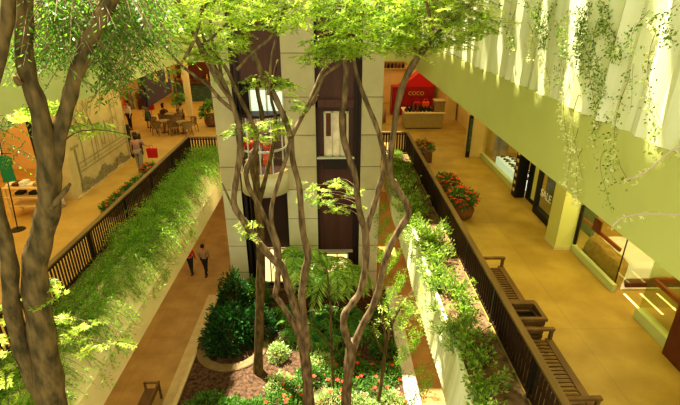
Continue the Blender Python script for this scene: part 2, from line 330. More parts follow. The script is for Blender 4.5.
def towerwin(x0, x1, z0, z1, m, n=2, yy=TY):
    fr = MB(); w = .06
    for i in range(n+1): x = x0+(x1-x0)*i/n; fr.box((x-w/2, yy-.02, z0), (x+w/2, yy+.12, z1))
    fr.box((x0, yy-.02, z0), (x1, yy+.12, z0+w)); fr.box((x0, yy-.02, z1-w), (x1, yy+.12, z1))
    fo = fr.build('window_frame', 'frame', tw); MB().box((x0, yy+.03, z0), (x1, yy+.06, z1)).build('pane', m, fo); return fo
litg = mat('window_backlit', (.62, .52, .30), .3, emit=.35, col2=(.35, .2, .08), nscale=2.2); M['litg'] = litg
M['topw'] = mat('window_dark_green', (.16, .14, .06), .3, emit=.1)
wf = towerwin(-.34, .62, 6.88, 8.78, 'litg', 3)
for x_ in (-.28, .36): MB().box((x_, TY+.01, 7.75), (x_+.2, TY+.035, 8.7)).build('blind', 'redwood', wf)
towerwin(-3.3, -2.15, 12.5, 14, 'topw', 1); towerwin(-.34, .62, 12.6, 14.4, 'topw', 2)
towerwin(-3.3, -1.98, 8.74, 9.72, 'whitelit', 2, TY-.05)
towerwin(-.34, .66, .5, 2.2, 'lit', 2)
towerwin(-3.4, -2.2, .4, 2.3, 'lit', 3, TY+.3)
MB().box((-.68, TY-.05, 2.25), (.9, TY+.1, 2.33)).build('door_head', 'steel', tw)
MB().box((-4, TY-.6, .72), (1.1, TY-.54, .78)).box((-4, TY-.6, .45), (1.1, TY-.57, .49)).build('low_rail', 'darkmetal', tw)
# glass lift bay
CXB, CYB, RB = -2.93, TY+.15, 1.02
def arc(a0, a1, n, r, z0, z1, th=.06):
    mb = MB(); vs = []; fs = []
    for i in range(n+1):
        t = R(a0+(a1-a0)*i/n); c, s_ = math.cos(t), math.sin(t)
        for rr in (r, r-th):
            for z in (z0, z1): vs.append((CXB+rr*c, CYB+rr*s_, z))
    for i in range(n):
        a = 4*i; b = a+4; fs += [(a, b, b+1, a+1), (a+2, a+3, b+3, b+2), (a+1, b+1, b+3, a+3), (a, a+2, b+2, b)]
    return mb.add(vs, fs)
bay = arc(180, 360, 24, RB, 5.35, 6.3).build('bay_drum', 'beigelow', tw, True)
rim = arc(180, 360, 24, RB+.02, 6.22, 6.34, .15); rim.build('drum_rim', 'plaster', bay)
gl = arc(184, 356, 24, RB-.02, 6.3, 8.7, .02).build('bay_glass', 'glasslift', tw, True)
fr = arc(180, 360, 24, RB, 7.28, 7.36, .05)
for a in (184, 212, 242, 270, 298, 328, 356):
    t = R(a); fr.box((CXB+RB*math.cos(t)-.025, CYB+RB*math.sin(t)-.0, 6.3), (CXB+RB*math.cos(t)+.025, CYB+RB*math.sin(t)+.05, 8.75))
fr.build('glass_frame', 'steel', gl)
cap = MB().lathe([(RB-.1, 0), (RB+.02, .02), (RB+.02, .12), (.2, .14)], (CXB, CYB, 8.68), 32); cap.build('bay_cap', 'darkmaroon', tw)
MB().lathe([(RB-.06, 0), (RB-.06, .05)], (CXB, CYB, 6.2), 32).build('lift_floor', 'maroon', tw)
MB().lathe([(.62, 0), (RB-.08, .25)], (CXB, CYB, 5.12), 32).build('drum_underside', 'shaft', tw)

# ------------------------------------------------------------------ railings
def railing(label, p, q, z=5.6, dep=.075, pitch=.12, lean=0, panel_from=None):
    p = Vector(p); q = Vector(q); d = (q-p); n = int(d.length/pitch); u = d.normalized(); s_ = Vector((-u.y, u.x, 0))
    t = thing('gallery_railing', label, 'railing', p)
    MB().bar(p+Vector((0,0,1.05)), q+Vector((0,0,1.05)), .15, .05).build('top_rail', 'railwood', t)
    m = MB()
    for i in range(n+1):
        a = p+u*(i*pitch); m.bar(a+Vector((0,0,.06)), a+Vector((0,0,1.02)), dep, .028)
    m.build('slat_panel', 'raildark', t)
    MB().bar(p+Vector((0,0,.08)), q+Vector((0,0,.08)), .06, .06).bar(p+Vector((0,0,.95)), q+Vector((0,0,.95)), .05, .05).build('cross_rail', 'raildark', t)
    k = max(1, int(d.length/2.3))
    for i in range(k+1):
        a = p+d*(i/k); MB().bar(a, a+Vector((0,0,1.02)), .08, .08).build('post', 'darkmetal', t)
    return t
railing('long dark slatted railing with brown top rail along the right gallery', (RX, 2, 5.6), (RX, 23, 5.6), pitch=.15, dep=.06)
railing('long dark slatted railing behind the ferns of the left gallery', (-7.3, 2, 5.6), (-7.3, 22.2, 5.6), pitch=.135, dep=.04)
railing('short railing crossing to the lift tower at the right gallery end', (2.1, 23.0, 5.6), (RX-.1, 23.0, 5.6), pitch=.14)
railing('short dark railing crossing to the lift tower at the left gallery end', (-7.2, 22.2, 5.6), (-4.9, 22.2, 5.6), pitch=.14)

# ------------------------------------------------------------------ benches and bin on the right gallery
def bench(label, x0, x1, y0, y1, z=5.6):
    t = thing('slatted_bench', label, 'bench', (x0, y0, z), 0)
    m = MB(); y = y0+.08
    n = int((x1-x0-.14)/.055)
    k = int((y1-y0)/.105)
    for i in range(k): yy = y0+.06+i*.105; m.box((x0+.02, yy, z+.42), (x1-.16, yy+.055, z+.455))
    m.build('seat_slats', 'benchwood', t)
    MB().bbox((x1-.15, y0, z+.40), (x1, y1, z+.465), .012).build('seat_edge', 'benchwood', t)
    for yy in (y0, y1-.07):
        MB().bbox((x1-.09, yy, z), (x1-.02, yy+.07, z+.74), .01).build('leg', 'benchwood', t)
        MB().bbox((x0, yy-.01, z+.70), (x1, yy+.08, z+.76), .01).build('armrest', 'benchwood', t)
    MB().box((x0, y0+.1, z+.3), (x0+.04, y1-.1, z+.4)).build('back_bearer', 'benchwood', t)
    return t
bench('long slatted wooden bench against the right railing beyond the square bin', 4.0, 4.75, 8.75, 10.85)
bench('long slatted wooden bench against the right railing nearest the viewer', 4.0, 4.78, 5.9, 7.85)
t = thing('litter_bin', 'square slatted wooden bin with dark open top between the two right benches', 'bin', (4.35, 8.3, 5.6))
b = MB()
b.box((4.0, 8.0, 6.38), (4.7, 8.09, 6.45)).box((4.0, 8.56, 6.38), (4.7, 8.65, 6.45)).box((4.0, 8.09, 6.38), (4.08, 8.56, 6.45)).box((4.61, 8.09, 6.38), (4.7, 8.56, 6.45))
b.build('rim', 'benchwood', t)
b = MB()
for i in range(6): zz = 5.66+i*.12; b.box((4.03, 8.03, zz), (4.67, 8.06, zz+.08)).box((4.03, 8.59, zz), (4.67, 8.62, zz+.08)).box((4.64, 8.03, zz), (4.67, 8.62, zz+.08)).box((4.03, 8.03, zz), (4.06, 8.62, zz+.08))
b.build('slat_body', 'benchwood', t)
MB().box((4.08, 8.08, 5.62), (4.62, 8.57, 6.2)).build('liner', 'black', t)
# ground-floor bench lower left
t = thing('wooden_bench', 'brown wooden bench with an open arm frame on the lowest floor beside the garden curb', 'bench', (-6.35, 11, 0))
MB().bbox((-6.62, 9.6, .42), (-6.15, 12.0, .47), .01).build('seat', 'benchwood', t)
MB().bar((-6.12, 9.6, .74), (-6.12, 12.05, .74), .07, .06).bar((-6.13, 9.6, .6), (-6.13, 12.0, .6), .03, .08).build('backrest', 'benchwood', t)
for y in (9.7, 12.0):
    MB().bar((-6.6, y, 0), (-6.6, y, .74), .06).build('leg', 'benchwood', t); MB().bar((-6.12, y, 0), (-6.12, y, .74), .06).build('leg', 'benchwood', t)
    MB().bar((-6.63, y, .72), (-6.09, y, .72), .06, .05).build('armrest', 'benchwood', t)

# ------------------------------------------------------------------ right shops
S('window_1', MB().box((7.6, 16.9, 5.9), (7.63, 22.0, 9.97)), 'glass', 'tall shop window in front of the shoe shelf', 'window')
S('trim_window_base_1', MB().box((7.5, 16.9, 5.6), (7.68, 22.0, 5.85)), 'greenglass', 'low pale sill under the shoe shop window', 'sill')
S('window_2', MB().box((7.6, 13.2, 5.85), (7.63, 15.4, 9.97)), 'glass', 'shop window beside the black doorway', 'window')
S('trim_window_frame_2', MB().box((7.5, 13.2, 5.6), (7.7, 15.4, 5.85)).box((7.52, 13.2, 5.6), (7.68, 13.3, 9.97)).box((7.52, 15.35, 5.6), (7.68, 15.48, 9.97)).box((7.52, 13.3, 8.3), (7.66, 15.4, 8.38)), 'black', 'black metal frame of the window beside the doorway', 'window frame')
S('wall_dark_backdrop', MB().box((8.6, 13.3, 5.6), (8.7, 16.9, 9.97)), 'greenmarble', 'dark green sheet added to darken the shop behind the doorway window', 'wall')  # added dark sheet stands in for the dim shop interior
S('door_1', MB().box((7.75, 16.0, 5.6), (7.8, 16.75, 8.5)).box((7.7, 15.98, 8.5), (7.9, 16.8, 9.97)), 'black', 'black shop doorway', 'door')
S('wall_doorway_pier', MB().box((7.62, 15.48, 5.9), (7.75, 16.0, 9.97)), 'fascia', 'narrow pale panel beside the black doorway', 'wall')
t = thing('pierced_screen', 'dark wooden post with a column of small square cutouts beside the shoe window', 'screen', (7.5, 17.0, 5.6))
MB().bbox((7.3, 16.72, 5.6), (7.7, 17.1, 9.97), .02).build('post', 'black', t)
b = MB()
for i in range(12): z = 5.85+i*.3; b.box((7.285, 16.82, z), (7.3, 16.98, z+.13))
b.build('square_cutouts', 'shelfmat', t)
S('window_3', MB().box((7.6, 10.25, 5.9), (7.63, 12.5, 9.97)), 'glass', 'big shop window in front of the bed', 'window')
S('trim_window_base_3', MB().box((7.54, 10.2, 5.6), (7.66, 12.5, 5.82)), 'greenglass', 'pale green sill under the bed window', 'sill')
S('trim_window_mullion', MB().box((7.57, 12.44, 5.6), (7.66, 12.52, 9.97)).box((7.595, 10.22, 5.88), (7.62, 10.24, 9.97)), 'darkmetal', 'thin dark uprights at the ends of the bed window', 'window frame')
S('window_4', MB().box((7.6, 10.2, 5.88), (9.6, 10.23, 9.97)), 'glass', 'glass return of the bed window into the shop entrance', 'window')
S('window_5', MB().box((7.6, 7.9, 5.88), (7.63, 9.15, 9.97)), 'glass', 'shop window next to the dark wood panel', 'window')
S('trim_window_base_5', MB().box((7.5, 7.9, 5.6), (7.7, 9.15, 5.86)), 'greenglass', 'pale green sill next to the dark wood panel', 'sill')
S('window_6', MB().box((7.6, 9.12, 5.88), (9.6, 9.15, 9.97)), 'glass', 'glass return on the near side of the shop entrance', 'window')
S('door_2', MB().bbox((7.35, 7.0, 5.6), (7.6, 7.85, 8.4), .02), 'redwood', 'dark red wooden door panel at the right edge', 'door')
M['strip'] = mat('floor_strip_glow', (1, .8, .4), .5, emit=1.5)
for i, x in enumerate((7.85, 8.3, 8.75)):
    tag(MB().box((x-.03, 9.2, 5.6), (x+.03, 10.1, 5.606)).build('floor_light_strip', 'strip'), 'thin glowing line in the shop entrance floor, %s counted from the walkway' % ('first', 'second', 'third')[i], 'light strip', 'light strips in the shop entrance floor')
# red rails on glass
t = thing('window_rail', 'dark red rail with a square plaque across the bed window', 'rail', (7.7, 11.5, 6.8))
MB().box((7.66, 10.5, 6.68), (7.72, 12.45, 6.78)).build('bar', 'redbar', t); MB().bbox((7.64, 11.4, 6.72), (7.58, 11.75, 7.12), .01).build('plaque', 'redwood', t)
t = thing('window_rail', 'dark red rail across the window beside the dark wood door', 'rail', (7.7, 8.6, 6.7))
MB().box((7.66, 7.9, 6.66), (7.74, 9.1, 6.76)).box((7.66, 9.05, 6.66), (8.3, 9.13, 6.76)).build('bar', 'redbar', t)
# bed
t = thing('display_bed', 'display bed with brown quilt and white sheets behind the shop window', 'bed', (8.6, 11.2, 5.6))
MB().bbox((7.95, 10.3, 5.62), (9.9, 12.2, 5.9), .05).build('bed_base', 'redwood', t)
def cloth(x0, x1, y0, y1, z0, z1, amp=.02, n=24):
    mb = MB(); vs = []; fs = []
    for i in range(n+1):
        for j in range(n+1):
            u, v = i/n, j/n; ex = min(u, 1-u)*n/3; ey = min(v, 1-v)*n/3; h = min(1, ex, ey); h = h*h*(3-2*h)
            vs.append((x0+(x1-x0)*u, y0+(y1-y0)*v, z0+(z1-z0)*h+amp*math.sin(u*11+math.sin(v*9))*math.sin(v*13)*h))
    for i in range(n):
        for j in range(n): a = i*(n+1)+j; fs.append((a, a+1, a+n+2, a+n+1))
    return mb.add(vs, fs)
cloth(7.85, 9.9, 10.28, 12.25, 5.62, 6.32, .02).build('mattress', 'white', t, True)
cloth(7.72, 8.14, 10.3, 12.3, 5.6, 6.3, .04).build('quilt', 'brownc', t, True)
cloth(9.35, 9.85, 11.3, 12.15, 6.2, 6.5, .01, 12).build('pillow', 'white', t, True); cloth(9.35, 9.85, 10.35, 11.2, 6.2, 6.5, .01, 12).build('pillow', 'white', t, True)
# shoe shelf
t = thing('shoe_display', 'white shoe display platform behind the far shop window', 'display', (8.2, 18.8, 5.6))
MB().bbox((7.8, 17.2, 5.7), (8.6, 20.6, 6.1), .03).build('platform', 'whitelit', t)  # platform glows by its material, though it is no lamp
shoe = MB()
def shoemesh():
    mb = MB(); vs = []; fs = []; prof = [(0, .035, .09), (.05, .045, .1), (.11, .038, .07), (.18, .048, .05), (.25, .045, .035), (.29, .02, .02)]
    for x, w, h in prof:
        for k in range(8): a = 2*math.pi*k/8; vs.append((x, w*math.cos(a), max(0, h/2+h/2*math.sin(a))))
    for i in range(len(prof)-1):
        for k in range(8): fs.append((i*8+k, i*8+(k+1)%8, (i+1)*8+(k+1)%8, (i+1)*8+k))
    fs += [tuple(range(8)), tuple(range((len(prof)-1)*8, len(prof)*8))]; return mb.add(vs, fs)
s0 = shoemesh().build('shoe', 'black', None, True, False); tag(s0, 'black shoe on the white display platform behind the far window', 'shoe', 'black shoes on the white platform'); s0.location = (7.95, 17.4, 6.1)
for i in range(1, 20):
    s = s0.copy(); COL.objects.link(s); s.location = (7.95+.38*(i % 2), 17.4+.33*(i//2), 6.1); s.rotation_euler = (0, 0, random.uniform(-.5, .5))
# goods beyond right window: shelves with purple/dark goods
t = thing('wall_shelf', 'dark shelf unit on the orange wall behind the shoe display', 'shelf', (10.8, 20, 5.6))
for k in range(4): MB().box((10.9, 17.5, 6.3+k*.7), (11.38, 22.4, 6.36+k*.7)).build('shelf_board', 'redwood', t)
for y in (17.5, 19.9, 22.35): MB().box((10.9, y, 5.6), (11.38, y+.05, 8.6)).build('side_panel', 'redwood', t)
for k in range(3):
    for j in range(9):
        y = 17.7+j*.52
        if abs(y-19.9) < .2: continue
        w = random.uniform(.25, .38); bm = MB().bbox((10.98, y, 6.362+k*.7), (11.3, y+w, 6.362+k*.7+random.uniform(.12, .4)), .03)
        tag(bm.build('folded_garment', random.choice(['plum', 'navy', 'mauve', 'grey', 'cream'])), 'folded garment stacked on the dark shelves behind the shoe display', 'clothing', 'folded garments on the dark shelf unit')
# chair-like dark round thing in near entrance
t = thing('tub_chair', 'round dark armchair behind the glass beside the dark wood door', 'chair', (8.6, 8.5, 5.6))
MB().lathe([(.3, .12), (.36, .2), (.36, .4), (.3, .45), (.02, .47)], (8.6, 8.5, 5.6), 20).build('seat', 'rattan', t, True)
mb = MB(); 
for i in range(13):
    a = R(-20+i*220/12); mb.bar((8.6+.36*math.cos(a), 8.5+.36*math.sin(a), 5.75), (8.6+.42*math.cos(a), 8.5+.42*math.sin(a), 6.35), .2, .06)
mb.build('backrest', 'rattan', t, True)
for a in (45, 135, 225, 315): MB().bar((8.6+.25*math.cos(R(a)), 8.5+.25*math.sin(R(a)), 5.6), (8.6+.25*math.cos(R(a)), 8.5+.25*math.sin(R(a)), 5.75), .04).build('leg', 'black', t)
def text(name, s, size, loc, rot, m, parent=None):
    c = bpy.data.curves.new(name, 'FONT'); c.body = s; c.size = size; c.extrude = .006; c.align_x = 'CENTER'; c.align_y = 'CENTER'; c.materials.append(M[m])
    o = bpy.data.objects.new(name, c); COL.objects.link(o)
    dg = bpy.context.evaluated_depsgraph_get(); me = bpy.data.meshes.new_from_object(o.evaluated_get(dg)); bpy.data.objects.remove(o)
    o = bpy.data.objects.new(name, me); COL.objects.link(o); o.rotation_euler = rot
    o.location = Vector(loc)-(origin(parent) if parent else Vector((0,0,0)))
    if parent: o.parent = parent
    return o
t = thing('window_lettering', 'white capital lettering on the window beside the black doorway', 'lettering', (7.56, 14.6, 6.9))
text('letters', 'SALE', .4, (7.57, 14.75, 6.5), (R(90), 0, R(-90)), 'white', t)

# ------------------------------------------------------------------ far right: kiosk, red sign, merchandise
t = thing('kiosk_counter', 'long beige kiosk counter in the far right gallery', 'counter', (5.6, 28, 5.6))
MB().bbox((4.5, 27.7, 5.65), (6.85, 29.3, 6.55), .03).build('counter_body', 'kiosk', t); MB().bbox((4.42, 27.62, 6.55), (6.93, 29.35, 6.63), .02).build('counter_top', 'plaster', t)
MB().box((4.6, 27.78, 5.6), (6.75, 29.2, 5.66)).build('plinth', 'black', t)
t = thing('display_box', 'squat brown display box on the right end of the kiosk counter', 'box', (6.6, 28.2, 6.63))
MB().bbox((6.3, 27.8, 6.63), (6.9, 28.5, 7.25), .03).build('case', 'rattan', t); MB().bbox((6.26, 27.76, 7.25), (6.94, 28.54, 7.32), .02).build('lid', 'kiosk', t)
for i in range(16):
    x = 4.55+.115*i; c = random.choice(['black', 'dark', 'redwood', 'black'])
    g = MB(); h = random.uniform(.25, .5); g.lathe([(.05, 0), (.1, .05), (.11, h*.5), (.06, h*.8), (.03, h)], (x, 27.95+.3*(i % 2), 6.63), 10)
    tag(g.build('merchandise_figure', c, None, True), 'dark rounded merchandise item standing on the kiosk counter', 'merchandise', 'dark merchandise along the kiosk counter')
for x, c in ((5.3, 'red'), (5.85, 'orange')):
    t = thing('handbag', '%s bag standing among dark merchandise on the kiosk counter' % ('red' if c == 'red' else 'orange'), 'bag', (x, 28.5, 6.63))
    MB().bbox((x-.22, 28.4, 6.63), (x+.22, 28.6, 7.13), .05).build('bag_body', c, t); MB().tube(smooth_path([(x-.12, 28.5, 7.1), (x-.1, 28.5, 7.28), (x+.1, 28.5, 7.28), (x+.12, 28.5, 7.1)]), .015, 5).build('handle', c, t)
t = thing('red_stand', 'dark red stand with small gold letters behind the kiosk counter', 'sign', (5.4, 32, 5.6))
MB().bbox((4.1, 31.5, 5.6), (7.0, 32.5, 7.55), .03).build('body', 'signred', t); text('letters', 'COCO', .36, (5.75, 31.48, 7.1), (R(90), 0, 0), 'goldp', t)
MB().prism([(4.6, 31.5, 7.55), (7.9, 31.5, 7.55), (7.9, 31.5, 8.1), (6.4, 31.5, 8.95), (5.4, 31.5, 8.1)], (0, 1, 0)).build('canopy', 'red', t)
t = thing('merchandise_display', 'display board of dark goods above the red stand', 'display', (4.2, 36, 5.6))
MB().box((1.5, 36, 5.6), (7.8, 36.2, 9.9)).build('back_board', 'orangewall', t)
for k in range(3): MB().box((1.6, 35.6, 8.2+k*.55), (6, 36, 8.24+k*.55)).build('shelf_board', 'yellowwall', t)
for i in range(22):
    x = 2.6+(i % 11)*.28; z = 8.24+(i//11)*.55
    tag(MB().lathe([(.07, 0), (.1, .1), (.1, .25), (.05, .36)], (x, 35.8, z), 8).build('stuffed_item', random.choice(['black', 'dark', 'redwood'])), 'small dark item on the high shelves above the red stand', 'merchandise', 'small dark items on the high shelves')
for i, (x, m_) in enumerate(((1.9, 'red'), (2.6, 'white'), (3.2, 'mauve'))):
    tag(MB().lathe([(.3, 0), (.32, .7), (.2, 1.0), (.05, 1.1)], (x, 27.5+i, 5.6), 12).build('covered_display', m_, None, True), '%s conical display behind the tower to the left of the kiosk' % ('red', 'white', 'dusky pink')[i], 'display')

# ------------------------------------------------------------------ far left: cafe, signs
t = thing('hanging_sign', 'big navy and plum sign box with gold emblem projecting over the cafe seats', 'sign', (-9.7, 27, 7.4))
MB().prism([(-11.1, 26.6, 7.35), (-10.6, 26, 7.35), (-10.6, 26, 9.9), (-11.1, 26.6, 9.9)], (.15, .15, 0)).build('side_panel', 'navy', t)
MB().prism([(-10.5, 26, 7.35), (-9.4, 27.1, 8.0), (-9.4, 27.1, 9.95), (-10.5, 26, 9.95)], (-.3, .35, 0)).build('front_panel', 'plum', t)
text('emblem', '&', .6, (-9.98, 26.45, 8.95), (R(90), 0, R(45)), 'goldp', t)
MB().prism([(-9.6, 26.88, 8.6), (-9.52, 26.96, 8.65), (-9.52, 26.96, 9.6), (-9.6, 26.88, 9.6)], (.02, -.02, 0)).build('gold_strip', 'goldp', t)
t = thing('serving_counter', 'green marble counter front with wood ledge beyond the cafe', 'counter', (-10.6, 37, 5.6))
MB().bbox((-12.6, 36.6, 5.6), (-8.2, 37.4, 7.0), .03).build('front', 'greenmarble', t); MB().bbox((-12.7, 36.4, 7.0), (-8.1, 37.5, 7.12), .02).build('ledge', 'redwood', t)
MB().box((-12.7, 38.1, 7.2), (-8.1, 38.45, 9.9)).build('back_bar', 'redwood', t)
for i in range(9):
    x = -12.4+i*.5; tag(MB().lathe([(.06, 0), (.07, .3), (.03, .42), (.03, .55)], (x, 36.9, 7.12), 8).build('bottle', random.choice(['goldp', 'greenmarble', 'redwood']), None, True), 'tall bottle standing on the wood ledge of the far counter', 'bottle', 'bottles on the far counter ledge')
# colourful shop front left of navy sign
t = thing('garment_rack', 'rack of orange and brown garments in the far shop left of the navy sign', 'rack', (-12.6, 28, 5.6))
MB().tube([(-14, 28.6, 7.9), (-11.8, 28.6, 7.9)], .02, 6).build('rail', 'darkmetal', t)
for x in (-14, -11.8): MB().tube([(x, 28.6, 5.6), (x, 28.6, 7.9)], .02, 6).build('leg', 'darkmetal', t)
def garment(mb, x, y, z, w, h, rz=0):
    c, s_ = math.cos(rz), math.sin(rz)
    pr = [(-.15, 0), (-.5, -.12), (-.48, -.35), (-.36, -.3), (-.4, -1), (.4, -1), (.36, -.3), (.48, -.35), (.5, -.12), (.15, 0)]
    return mb.prism([(x+a*w*c, y+a*w*s_, z+b*h) for a, b in pr], (-s_*.06, c*.06, 0))
for i in range(9):
    x = -13.8+i*.23; m_ = ['brownc', 'redwood', 'goldp', 'cream', 'orange', 'brownc', 'mauve', 'goldp', 'redwood'][i]
    tag(garment(MB(), x, 28.55, 7.85, .45, 1.15, .9).build('hanging_garment', m_), 'bright garment hanging on the rack left of the navy sign', 'clothing', 'garments on the far rack')

def cafe_chair(loc, rz, label):
    t = thing('cafe_chair', label, 'chair', loc, rz, 'woven cafe chairs')
    MB().bbox((-.22, -.22, .42), (.22, .22, .47), .02).build('seat', 'rattan', t, world=False)
    m = MB(); n = 9
    for i in range(n): a = R(200+140*i/(n-1)); m.bar((.24*math.cos(a), .22*math.sin(a), .47), (.27*math.cos(a), .26*math.sin(a), .85), .085, .02)
    m.build('backrest', 'rattan', t, world=False)
    MB().tube([(.27*math.cos(R(180+180*i/10)), .26*math.sin(R(180+180*i/10)), .86-(.16 if i in (0, 10) else 0)) for i in range(11)], .02, 6).build('top_hoop', 'redwood', t, world=False)
    for x in (-.2, .2):
        for y in (-.2, .2): MB().tube([(x, y, .43), (x*1.12, y*1.12, 0)], .018, 6).build('leg', 'redwood', t, world=False)
    return t
c0 = None
tabs = [((-9.0, 26.9, 5.6), 'first'), ((-10.35, 29.0, 5.6), 'second'), ((-10.2, 27.1, 5.6), 'third')]
def cafe_table(loc, label):
    t = thing('cafe_table', label, 'table', loc)
    MB().lathe([(.36, .70), (.38, .71), (.38, .74), (.02, .742)], (0,0,0), 20).build('tabletop', 'rattan', t, world=False)
    MB().lathe([(.03, .03), (.03, .7)], (0,0,0), 8).build('pedestal', 'redwood', t, world=False); MB().lathe([(.22, 0), (.2, .03), (.03, .05)], (0,0,0), 16).build('foot', 'redwood', t, world=False)
    return t
tb = cafe_table(tabs[0][0], 'round cafe table nearest the end railing'); dup(tb, tabs[1][0], label='round cafe table in front of the tall palm with two seated people'); dup(tb, tabs[2][0], label='round cafe table beside the woman in the green skirt')
where = ['woven cafe chair drawn up to the round table nearest the end railing', 'woven cafe chair at the round table in front of the tall palm', 'woven cafe chair at the round table beside the woman in the green skirt']
for ti, (p, _) in enumerate(tabs):
    for k in range(4):
        a = R(40+90*k+ti*17); loc = (p[0]+.62*math.cos(a), p[1]+.62*math.sin(a), 5.6); rz = a+R(90)
        if c0 is None: c0 = cafe_chair(loc, rz, where[ti]); c0['group'] = 'chairs at ' + where[ti][-30:]
        else: dup(c0, loc, rz, where[ti], 'chairs ' + where[ti][17:])
c0['group'] = 'chairs ' + where[0][17:]

# potted plants --------------------------------------------------------
def radial_plant(c, r, h, n, size, m, parent, lobes=1, name='foliage', flat=.3, width=.35, shell=.35):
    u = rng.normal(0, 1, (n, 3)); u /= np.linalg.norm(u, axis=1)[:, None]; u[:, 2] = np.abs(u[:, 2])*1.1-.12
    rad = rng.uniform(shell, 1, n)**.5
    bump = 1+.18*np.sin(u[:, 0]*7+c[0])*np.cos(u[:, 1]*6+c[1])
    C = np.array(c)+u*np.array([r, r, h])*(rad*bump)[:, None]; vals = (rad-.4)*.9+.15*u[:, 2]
    D = u.copy(); return leaves(name, C, D, size, m, parent, lobes, width, .5, vals, flat)
def flowers(c, r, h, n, m, parent, size=.05, name='blossom'):
    u = rng.normal(0, 1, (n, 3)); u /= np.linalg.norm(u, axis=1)[:, None]; u[:, 2] = np.abs(u[:, 2]); C = np.array(c)+u*np.array([r, r, h])*1.0
    mb = MB()
    for p in C:
        for k in range(5):
            a = k*2*math.pi/5; d = Vector((math.cos(a), math.sin(a), .35)); e = Vector((-math.sin(a), math.cos(a), 0)); p_ = Vector(p)
            mb.add([p_, p_+d*size*.6+e*size*.35, p_+d*size, p_+d*size*.6-e*size*.35], [(0, 1, 2, 3)])
    return mb.build(name, m, parent)
def potted(label, loc, pr, ph, r, h, n, fl=0, leaf='L_ground', shape='round', size=.13):
    t = thing('potted_plant', label, 'potted plant', loc); x, y, z = loc
    if shape == 'round': MB().lathe([(pr*.6, 0), (pr*.9, ph*.2), (pr, ph*.55), (pr*.82, ph*.9), (pr*.88, ph), (pr*.75, ph), (pr*.7, ph*.9)], loc, 24).build('pot', 'pot', t, True)
    else: MB().bbox((x-pr, y-pr*1.3, z), (x+pr, y+pr*1.3, z+ph), .03).build('planter_box', 'pot', t)
    fo = radial_plant((x, y, z+ph), r, h, n, size, leaf, t)
    if fl: flowers((x, y, z+ph), r*.98, h*1.02, fl, 'pinkred', fo, .085)
    return t
potted('bulging brown pot of red flowers standing just inside the right railing', (4.62, 15.0, 5.6), .52, .62, .62, .5, 900, 60)
potted('square box planter of red flowers farthest along the right railing', (4.5, 21.6, 5.6), .36, .5, .55, .5, 700, 45, shape='box')
potted('low planter of red flowers behind the bulging pot at the right railing', (4.55, 17.0, 5.6), .45, .5, .55, .42, 700, 50)
potted('round brown pot with broad leafed plant at the end of the left railing', (-7.7, 28.6, 5.6), .45, .75, .6, .8, 260, 0, size=.3)
potted('low bowl of red and orange flowers inside the left railing near the shopper', (-8.3, 19.6, 5.6), .3, .25, .42, .32, 450, 22)
for i, (x, y) in enumerate(((-8.15, 17.9), (-8.2, 17.1), (-8.22, 16.3), (-8.25, 15.5))):
    potted('%s low planter of red flowers from the shopper, along the left railing' % ('first', 'second', 'third', 'fourth')[i], (x, y, 5.6), .26, .22, .4, .3, 520, 9, shape='box')
# tall indoor palm at the cafe
t = thing('tall_palm', 'slender indoor palm standing between the sign box and the slim pillar', 'palm', (-10.25, 30.2, 5.6))
MB().lathe([(.3, 0), (.38, .3), (.34, .5)], (-10.25, 30.2, 5.6), 16).build('pot', 'pot', t, True)
mb = MB().tube([(-10.25, 30.2, 6.0), (-10.2, 30.2, 7.2), (-10.25, 30.2, 8.6)], .04, 6).tube([(-10.3, 30.2, 6.0), (-10.4, 30.2, 7.6)], .03, 6); mb.build('stem', 'twig', t)
C = []; D = []
for (cx, cz, rr) in ((-10.25, 8.7, .6), (-10.4, 7.9, .5), (-10.15, 7.2, .45), (-10.3, 6.7, .35)):
    for i in range(16):
        a = rng.uniform(0, 6.28); l = rr*rng.uniform(.7, 1)
        for k in np.linspace(.15, 1, 14): C.append((cx+math.cos(a)*l*k, 30.2+math.sin(a)*l*k, cz+.25*math.sin(k*2.6)-.2*k*k)); D.append((math.cos(a), math.sin(a), -.6))
leaves('fronds', C, D, .2, 'L_palmd', t, 1, .2)

# ------------------------------------------------------------------ left gallery shop and mural
XO = [0]; XB = [-10.19]
mu = MB(); X = -10.19
def mline(pts, w, mb=mu):
    for a, b in zip(pts, pts[1:]):
        d = Vector((0, b[0]-a[0], b[1]-a[1])); n = Vector((0, -d.z, d.y)).normalized()*w/2; XO[0] += .00012; X = XB[0]+XO[0]
        A = Vector((X, a[0], a[1])); B = Vector((X, b[0], b[1])); mb.add([A-n, A+n, B+n, B-n], [(0, 1, 2, 3)])
t = thing('garden_mural', 'painted garden mural of trees, balustrade and shrubs on the tan wall', 'mural', (-10.19, 19.5, 5.6))
for y in (17.9, 18.7, 19.0): mline([(y, 6.6), (y+.05, 7.6), (y-.15, 8.6), (y+.1, 9.7)], .07); 
for y in (17.9, 18.7, 19.0):
    for k in range(8): a = random.uniform(-.7, .7); mline([(y, 7.8+k*.22), (y+a, 8.5+k*.2), (y+a*1.6, 8.9+k*.12)], .03)
mline([(17.4, 6.55), (22.0, 6.55)], .05); mline([(17.4, 6.9), (22, 6.9)], .05); mline([(17.4, 5.9), (17.4, 7.6)], .09); mline([(17.1, 7.6), (17.7, 7.6)], .12); mline([(21.9, 5.9), (21.9, 7.6)], .09)
for i in range(6): y = 19.2+i*.33; mline([(y, 6.95), (y, 7.8)], .03); mline([(y, 7.8), (y+.16, 8.0), (y+.33, 7.8)], .03)
mline([(19.6, 7.1), (19.5, 7.6), (19.7, 8.0), (19.85, 7.6), (19.8, 7.1), (19.6, 7.1)], .05); mline([(20.9, 7.0), (20.9, 8.9)], .05); mline([(21.3, 7.0), (21.3, 8.6)], .04)
mu.build('ink_drawing', 'muralink', t)
